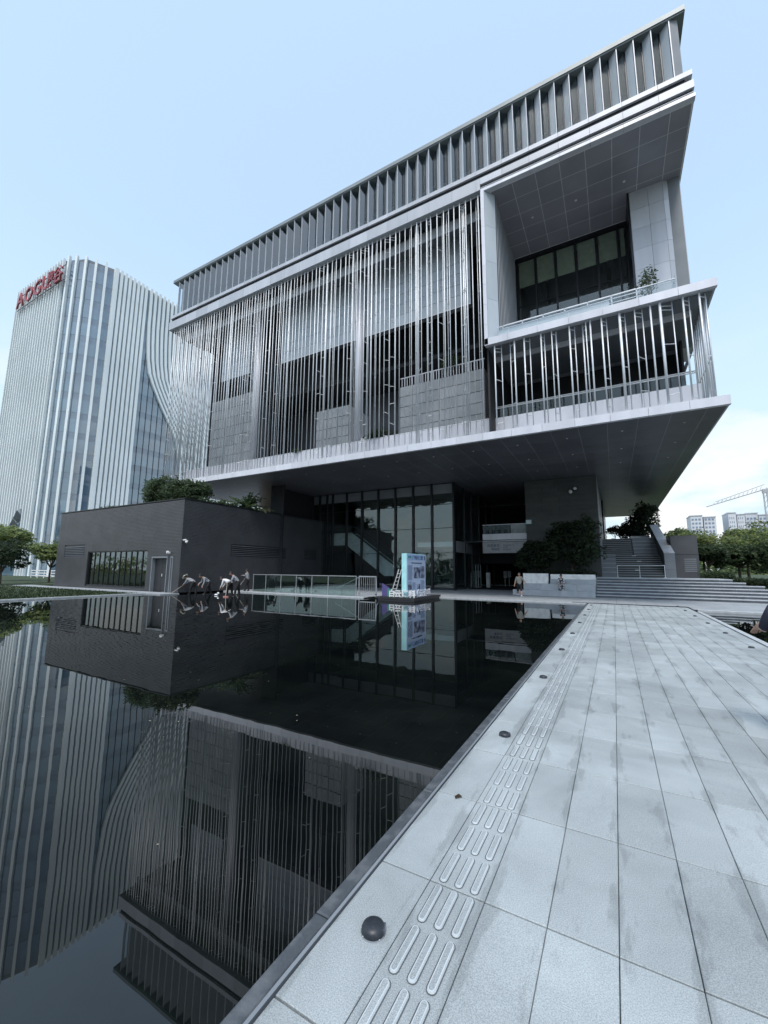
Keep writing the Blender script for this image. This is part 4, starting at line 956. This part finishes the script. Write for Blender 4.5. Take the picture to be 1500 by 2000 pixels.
# trees on the left beyond the lawn
tree('garden_tree', 'dark layered evergreen at the left edge of the lawn', 'tree', (-47.5,15.2,0), 3.9, 2.6, 2.0, 7000, .14, [LF_D,LF_K], .12, nb=11, crown0=.25, group='garden trees left')
tree('garden_tree', 'bright yellow green forked tree left of the dark block', 'tree', (-50.5,20.0,0), 4.2, 3.0, 1.5, 7500, .15, [LF_Y,LF_M], .12, nb=11, crown0=.35, group='garden trees left')
tree('garden_tree', 'round yellow green tree touching the left side of the dark block', 'tree', (-50.5,23.0,0), 5.6, 2.3, 2.0, 7000, .16, [LF_Y,LF_M], .12, nb=10, crown0=.45, group='garden trees left')
tree('garden_tree', 'tall light green tree at the far left picture edge', 'tree', (-60.0,19.0,0), 6.4, 3.6, 2.0, 7000, .18, [LF_Y,LF_M], .14, nb=11, crown0=.4, group='garden trees left')
tree('garden_tree', 'sparse tall tree at the far left edge rising before the tower', 'tree', (-72.5,20.5,0), 10.0, 1.6, 1.6, 900, .2, [LF_Y,LF_M], .16, nb=8, crown0=.45, group='garden trees left')
gwl = thing('garden_rail', 'low white banded railing beyond the lawn under the left trees', 'railing', (-55,27,0))
for z in (.25,.6,.95): MB().box(-74,-46,27,27.1,z,z+.14).build('rail', WHITE, gwl)
for k in range(15): MB().box(-74+k*2,-73.86+k*2,27.02,27.08,-.1,1.1).build('post', WHITE, gwl)
for k, x in enumerate((-48.2,-46.0)): MB().cbox(x-.15,x+.15,21.7,22,-.05,1.5+.5*k,.03).build('bollard', DARKM, label=('shorter','taller')[k]+' black bollard on the lawn left of the dark block', cat='bollard', group='black bollards')
# right hand trees
RT = [((6.2,40.5,.9),3.6,2.4,1.7,[LF_Y,LF_M],'light green tree just right of the dark grey block wall'),
      ((9.6,44.0,.9),4.4,3.0,1.8,[LF_Y,LF_M],'yellow green umbrella crowned tree right of the block wall'),
      ((13.6,46.0,.9),5.0,3.2,1.8,[LF_Y,LF_M],'tall yellow green tree at the right picture edge'),
      ((8.0,39.0,.7),2.9,1.9,1.4,[LF_M,LF_D],'small dark tree below the umbrella crown'),
      ((10.2,38.0,.7),3.4,2.2,1.6,[LF_D,LF_M],'darker green tree behind the right hand hedge'),
      ((6.0,37.6,.7),2.9,1.3,1.1,[LF_D,LF_M],'small dark shrub tree against the block wall'),
      ((16.8,50,.9),5.4,3.4,2.0,[LF_Y,LF_M],'far yellow green tree cut off by the right edge'),
      ((7.0,55,.9),5.6,3.0,1.6,[LF_M,LF_Y],'feathery tree rising over the block wall against the sky')]
for b, h, rx, rz, ms, lb in RT: tree('garden_tree', lb, 'tree', b, h, rx, rz, 6000, .13, ms, .11, nb=11, crown0=.42, group='garden trees right', limbs=8)
tree('terrace_tree', 'dark tree at the head of the stair beside the sloped parapet', 'tree', (2.7,46.5,4.36), 3.6, 1.7, 1.6, 8000, .12, [LF_D,LF_K], .07, nb=8, crown0=.2, core=1, group='trees at the stair head')
tree('terrace_tree', 'round dark bush at the stair head behind the white planter', 'tree', (1.5,45.8,4.36), 2.0, 1.4, 1.1, 6000, .1, [LF_K,LF_D], .05, nb=7, crown0=.2, core=1, group='trees at the stair head')
tree('terrace_tree', 'thin leafy shrub at the stair head against the bright gap', 'tree', (.3,46.8,4.36), 1.8, .9, .8, 900, .1, [LF_D], .04, nb=6, crown0=.3, group='trees at the stair head')
MB().cbox(1.5,3.0,44.0,44.4,4.36,4.8,.01).build('stair_head_planter', WHITEST, label='pale planter box at the head of the dark stair', cat='planter')
MB().box(-.75,-.6,46,61,4.36,8.64).build('gap_post', DARKM, label='dark wall edge left of the bright gap at the stair head', cat='wall')
for k, (x, y, z, l_, m_, lb) in enumerate(((5.5,34.0,1.15,1.6,LF_M,'rounded clipped hedge at the top right end of the broad steps'),(7.1,33.5,.75,1.7,LF_D,'darker clipped hedge lower down at the right edge of the steps'))):
    link('clipped_hedge', leaf_mesh('clipped_hedge', [(x-.6*l_/2+.2+l_*.2*q,y+.2,z+.22,.35,.4,.28) for q in range(5)], 4200, .05, [m_,LF_D], drop=.8), label=lb, cat='hedge', group='clipped hedges')
link('ground_cover', leaf_mesh('ground_cover', [(6.5+1.1*k,34.5+.8*(k%3),.75,1.1,.9,.35) for k in range(14)], 9000, .09, [LF_M,LF_D], drop=.8), kind='stuff')
link('far_wood', leaf_mesh('far_wood', [(npr.uniform(-20,190),npr.uniform(150,185),npr.uniform(1,3.5),9,7,npr.uniform(3,5)) for k in range(60)], 26000, .7, [LF_M,LF_Y], drop=.9), kind='stuff')
link('far_wood', leaf_mesh('far_wood', [(npr.uniform(-150,-125),npr.uniform(10,60),3,6,6,npr.uniform(3,5)) for k in range(10)], 5000, .6, [LF_M,LF_Y], drop=.9), kind='stuff')
link('side_wood', leaf_mesh('side_wood', [(-95+npr.uniform(-8,8),-70+6*k,1.5,4,4,npr.uniform(2,3.5)) for k in range(14)], 5000, .5, [LF_Y], drop=.4), kind='stuff')
link('behind_wood', leaf_mesh('behind_wood', [(-60+5*k,-62+npr.uniform(-3,3),2.5,4,3,npr.uniform(2.5,4)) for k in range(26)], 14000, .5, [LF_M,LF_D], drop=.9), kind='stuff')

# ------------------------------------------------------------------ FAR BUILDINGS AND CRANE
def apartment(label, x0, x1, y, h, wings):
    t = thing('apartment_block', label, 'building', ((x0+x1)/2,y,0), group='far apartment towers')
    w_ = (x1-x0)/wings
    for k in range(wings):
        a = x0+k*w_+.6; b = a+w_-1.2; hh = h-(k % 2)*1.2
        MB().box(a,b,y+(k%2)*3,y+20,-.5,hh).build('wing', APTW, t)
        wm = MB(); z = 20.0
        while z < hh-2.5:
            for q in range(3):
                xa = a+.6+q*(b-a-1)/3; MB().box(xa,xa+(b-a-1)/3-.8,y+(k%2)*3-.12,y+(k%2)*3-.003,z,z+1.6).build('window', APTG, t)
            z += 3.1
        MB().box(a-.3,b+.3,y+(k%2)*3-.5,y+20,hh,hh+.6).build('roof', APTW, t)
apartment('pair of pale apartment slabs above the trees, left of the far group', 55, 72.5, 400, 45.5, 2)
apartment('pale apartment block in the middle of the far group by the crane', 78.5, 90, 400, 46.5, 2)
apartment('pale apartment block behind the crane mast at the right edge', 90.8, 116, 410, 46.5, 3)
crn = thing('tower_crane', 'thin pale tower crane standing over the far apartment blocks', 'crane', (101.5,398,0))
CR = mat('crane_grey', (.45,.46,.48), rough=.6)
mm = MB()
for dx in (-1,1):
    for dy in (-1,1): mm.tube((101.5+dx,398+dy,-.5),(101.5+dx,398+dy,62),.22,n=4)
for k in range(16): mm.tube((100.5,397,k*4),(102.5,397,k*4+4),.15,n=4)
mm.build('mast', CR, crn)
jb = MB().tube((66,398,52),(112,398,66),.35,n=4).tube((72,398,55.5),(101.5,398,66.5),.22,n=4)
for k in range(12): jb.tube((70+2.6*k,398,53.2+.79*k),(71.3+2.6*k,398,54.8+.93*k),.15,n=4)
jb.build('jib', CR, crn); MB().box(100,103.3,397,399.4,60,63).build('cab', CR, crn)
# building behind the photographer, seen only mirrored in the lobby glass
rbm = thing('opposite_building', 'pale office block with vertical ribs mirrored in the lobby glass', 'building', (-15,-70,0))
MB().box(-42,16,-90,-70,-.5,26).build('wall', TSP, rbm)
for k in range(30): MB().box(-42+k*2,-41.3+k*2,-70,-69.5,-.5,26).build('rib', FIN, rbm)
for z in (5,10,15,20): MB().box(-42,16,-70.0,-69.8,z,z+1.3).build('floor_band', FIN, rbm)

# ------------------------------------------------------------------ PEOPLE
def skin_mesh(name, joints_, edges, mats_, pick, sub=2):
    me = bpy.data.meshes.new(name); me.from_pydata([j[0] for j in joints_], edges, []); o = bpy.data.objects.new(name, me); col.objects.link(o)
    md = o.modifiers.new('s', 'SKIN'); md.use_smooth_shade = True
    for i, j in enumerate(joints_): q_ = j[1]*(1.22 if j[1] > .02 else 1); me.skin_vertices[0].data[i].radius = (q_, q_)
    me.skin_vertices[0].data[0].use_root = True
    o.modifiers.new('u', 'SUBSURF').levels = sub
    dg = bpy.context.evaluated_depsgraph_get(); r_ = bpy.data.meshes.new_from_object(o.evaluated_get(dg)); bpy.data.objects.remove(o)
    r_.materials.clear()
    for m_ in mats_: r_.materials.append(m_)
    pts = [Vector(j[0]) for j in joints_]
    for p in r_.polygons:
        c = p.center; best = None
        for (a, b) in edges:
            A, B_ = pts[a], pts[b]; ab = B_-A; t = max(0, min(1, (c-A).dot(ab)/max(ab.length_squared,1e-9))); d = (A+ab*t-c).length
            if best is None or d < best[0]: best = (d, a, b, t)
        p.material_index = pick(best[1], best[2], best[3]); p.use_smooth = True
    return r_
def person(label, loc, face, S, lean, legs, arms, mats_, hat=False, sit=False, short=False, shoes=None, group='people cleaning the pool', head_pitch=.3):
    """loc feet centre; face = heading (0 looks along +X); lean torso forward; legs ((thigh,knee),(thigh,knee)) forward angles; arms hand targets (fwd,side,up) relative to shoulders"""
    t = thing('person', label, 'person', loc, face, group=group, local=True)
    hipz = .86 if not sit else .48
    kn = []; an_ = []; to = []
    for s, (th, kb) in ((1,legs[0]),(-1,legs[1])):
        k_ = Vector((math.sin(th)*.42, s*.10, hipz-math.cos(th)*.42)); a_ = k_+Vector((math.sin(th-kb)*.40,0,-math.cos(th-kb)*.40)); kn.append(k_); an_.append(a_); to.append(a_+Vector((.15,0,-.035)))
    low = min(a.z for a in an_)-.06; dz = -low
    if sit: dz = 0
    up_ = Vector((math.sin(lean),0,math.cos(lean))); fo = Vector((math.cos(lean),0,-math.sin(lean)))
    pel = Vector((0,0,hipz)); wai = pel+up_*.16; che = pel+up_*.36; nk = pel+up_*.52; hd0 = nk+up_*.07+Vector((.02,0,0)); hd = nk+up_*.16+Vector((math.sin(lean+head_pitch)*.05,0,0))
    J = [(pel,.135),(wai,.13),(che,.175),(nk,.065),(nk+up_*.06,.05)]
    E = [(0,1),(1,2),(2,3),(3,4)]; tag_ = ['p','t','t','n','n']
    for i, s in enumerate((1,-1)):
        h0 = Vector((0,s*.085,hipz-.04)); b = len(J)
        J += [(h0,.10),(kn[i],.070),(an_[i],.046),(to[i],.038)]; E += [(0,b),(b,b+1),(b+1,b+2),(b+2,b+3)]; tag_ += ['p','l','a','f']
        shd = che+up_*.09+Vector((0,s*.17,0)); tg = shd+Vector(arms[i]); d = tg-shd; Lr = min(d.length,.50); d.normalize()
        half = Lr/2; bend = math.sqrt(max(0,.265**2-half**2)); el_ = shd+d*half+Vector((-.45,s*.25,-.7)).normalized()*bend*.7; hn = shd+d*Lr
        b = len(J); J += [(shd,.07),(el_,.048),(hn-d*.02,.030),(hn+d*.05,.030)]; E += [(2,b),(b,b+1),(b+1,b+2),(b+2,b+3)]; tag_ += ['s','e','w','h']
        arms[i] = tuple(hn+d*.06)
        for q in range(5):     # fingers
            sp_ = (q-2)*.016; n_ = len(J); perp = Vector((-d.y,d.x,0)); perp = perp.normalized() if perp.length > .01 else Vector((0,1,0))
            l_ = (.045,.07,.078,.07,.055)[q]
            J += [(hn+d*(.085 if q else .05)+perp*sp_*(1.6 if q == 0 else 1),.0095),(hn+d*(.085+l_)+perp*sp_*1.2+Vector((0,0,-.015)),.008)]
            E += [(b+3,n_),(n_,n_+1)]; tag_ += ['h','h']
    def pick(a, b, tt):
        x = tag_[a]; y = tag_[b]
        if y in 'h': return 0
        if y == 'w': return 0 if short and tt > .05 else (0 if short else 1)
        if y in ('e','s') : return 1
        if y in ('t',): return 1
        if y == 'n': return 1 if x == 't' and tt < .7 else 0
        if y == 'f': return 3
        if y == 'a': return 2 if not short else (0 if tt > .12 else 2)
        return 2
    S_ = Matrix.Scale(S,4) @ Matrix.Translation((0,0,dz))
    me = skin_mesh('body', J, E, mats_, pick, 1); me.transform(S_); link('body', me, t)
    hm = MB().ball((0,0,0),.105,12,9,sz=(.88,.78,1.12)); hm.tube((.085,0,-.01),(.118,0,-.03),.016,.012,5)   # nose
    for s in (1,-1): hm.ball((.0,s*.085,-.005),.024,6,4,sz=(.8,.4,1.2)); hm.ball((.083,s*.032,.018),.011,5,4,mi=1)
    hm.box(.078,.088,-.022,.022,-.060,-.052,2)
    R_ = Matrix.Translation(hd) @ Matrix.Rotation(lean*.5+head_pitch,4,'Y')
    me = hm.mesh('head', [mats_[0], HAIR, RED], True); me.transform(S_ @ R_); link('head', me, t)
    hh = MB(); vs = []; n = 12
    hh.ball((-.018,0,.022),.112,12,6,sz=(.88,.84,1.05)); hme = hh.mesh('hair', HAIR, True); hme.transform(S_ @ R_); link('hair', hme, t)
    # waist hem so the shirt ends cleanly
    if hat:
        hq = MB().tube((0,0,.06),(0,0,.075),.23,.225,n=18).tube((0,0,.075),(0,0,.16),.12,.085,n=14); q = hq.mesh('hat', STRAW); q.transform(S_ @ R_); link('hat', q, t)
    W_ = Matrix.Translation(loc) @ Matrix.Rotation(face,4,'Z') @ S_
    return t, [W_ @ Vector(a) for a in arms]
def broom(label, hand, tip, head_m, rotz=0, w_=.5):
    t = thing('pool_broom', label, 'broom', tip, group='long handled pool brooms')
    h = Vector(hand); p = Vector(tip); e = h+(h-p).normalized()*.15
    MB().tube(p+Vector((0,0,.03)), e, .012, n=6).build('handle', WOOD, t)
    c, s = math.cos(rotz)*w_/2, math.sin(rotz)*w_/2
    MB().prism([(p.x-c-.03*math.sin(rotz),p.y-s),(p.x+c,p.y+s-.03),(p.x+c,p.y+s+.05),(p.x-c,p.y-s+.07)],'z',p.z-.02,p.z+.05).build('broom_head', head_m, t)
Z0 = -.12
WK = [SKIN,SHG,BLACKC,SHOEB]
t, a = person('person in a wide pale straw hat bending over with a pool broom', (-23.35,16.95,Z0), R(200), 0.920, 1.05, [(.35,.2),(-.15,.1)], [(.35,-.05,-.42),(.40,.05,-.38)], WK, hat=True)
broom('broom held by the person in the straw hat', a[1], (-24.35,16.1,-.05), WHITE, R(30))
t, a = person('person in grey shirt leaning forward beside the straw hatted cleaner', (-22.75,17.6,Z0), R(250), 0.942, .9, [(.45,.25),(-.2,.15)], [(.12,.05,-.5),(.25,.12,-.35)], WK)
t, a = person('person in bright white shirt stooping low in the pool', (-20.25,17.2,Z0), R(200), 0.942, 1.15, [(.3,.15),(-.1,.1)], [(.18,0,-.48),(.22,0,-.45)], [SKIN,SHW,BLACKC,SHOEB])
t, a = person('person in grey shirt with cap stooping beside the white shirted cleaner', (-19.6,17.2,Z0), R(225), 0.984, .65, [(.3,.2),(-.1,.1)], [(.30,0,-.35),(.33,0,-.32)], WK)
broom('broom with dull reddish head in front of the white shirted cleaner', a[0], (-19.55,16.3,-.05), REDM, R(20), .3)
t, a = person('person standing upright in pale shirt near the left end of the glass fence', (-22.35,20.4,.0), R(200), 0.920, .08, [(.15,.1),(-.1,.05)], [(.30,-.02,-.12),(.22,.1,-.40)], [SKIN,SHG,BLACKC,SHOEB])
broom('thin broom held by the upright cleaner near the glass fence', a[1], (-22.6,19.6,-.03), WHITE, R(10), .3)
MB().ball((-21.2,17.0,-.02),.12,sz=(1.3,1,.5)).ball((-21.05,17.0,.07),.07).build('floating_skimmer', WHITE, smooth=True, label='white round skimmer float between the two pairs of cleaners', cat='float')
person('person in khaki shirt and black shorts walking past the terrace', (-5.2,26.5,0), R(-75), .90, .05, [(.38,.1),(-.32,.45)], [(.05,.25,-.40),(.12,-.14,-.46)], [SKIN,SHK,BLACKC,SHOE], short=True, group='visitors')
person('person in mottled dark clothes sitting on the stone seating terrace', (-3.0,28.75,.27), R(-90), .88, .35, [(1.35,1.25),(1.3,1.3)], [(.30,-.05,-.30),(.28,.05,-.32)], [SKIN,PATT,PATT,SHOEB], sit=True, group='visitors')
person('person in black shirt cut off by the right picture edge', (1.52,5.55,0), R(90), .92, .05, [(.05,.02),(-.05,.02)], [(.28,.06,-.20),(.05,-.10,-.46)], [SKIN,NAVY,BLACKC,SHOE], short=True, group='visitors')

# ------------------------------------------------------------------ LITTER
lf = leafmat('dead_leaf', (.10,.07,.03), (.05,.04,.03)); lfw = mat('pale_leaf', (.45,.42,.30), rough=.7)
MB().add([(-1.09,3.0,.004),(-1.07,3.03,.012),(-1.04,3.02,.006),(-1.05,2.99,.015),(-1.075,2.97,.004)],[(0,1,2,3,4)]).build('fallen_leaf', lf, label='small dark curled leaf on the paving next to the pool curb', cat='leaf')
fl_ = MB()
for k in range(240):
    x = rng.uniform(3.1,9); y = rng.uniform(7,21); r_ = rng.uniform(.01,.035); a = rng.uniform(0,6)
    fl_.add([(x,y,-.070),(x+r_*math.cos(a),y+r_*math.sin(a),-.069),(x+r_*math.cos(a+1.2)*1.4,y+r_*math.sin(a+1.2)*1.4,-.070)],[(0,1,2)])
for k in range(90):
    x = rng.uniform(-14,-1.6); y = rng.uniform(1.5,16); r_ = rng.uniform(.008,.02); a = rng.uniform(0,6)
    fl_.add([(x,y,-.056),(x+r_*math.cos(a),y+r_*math.sin(a),-.055),(x+r_*math.cos(a+1.2)*1.4,y+r_*math.sin(a+1.2)*1.4,-.056)],[(0,1,2)])
fl_.build('floating_leaves', lfw, kind='stuff')
for o in list(bpy.data.objects):
    if '_local' in o: del o['_local']
for m_ in bpy.data.materials:
    if '_x' in m_: del m_['_x']
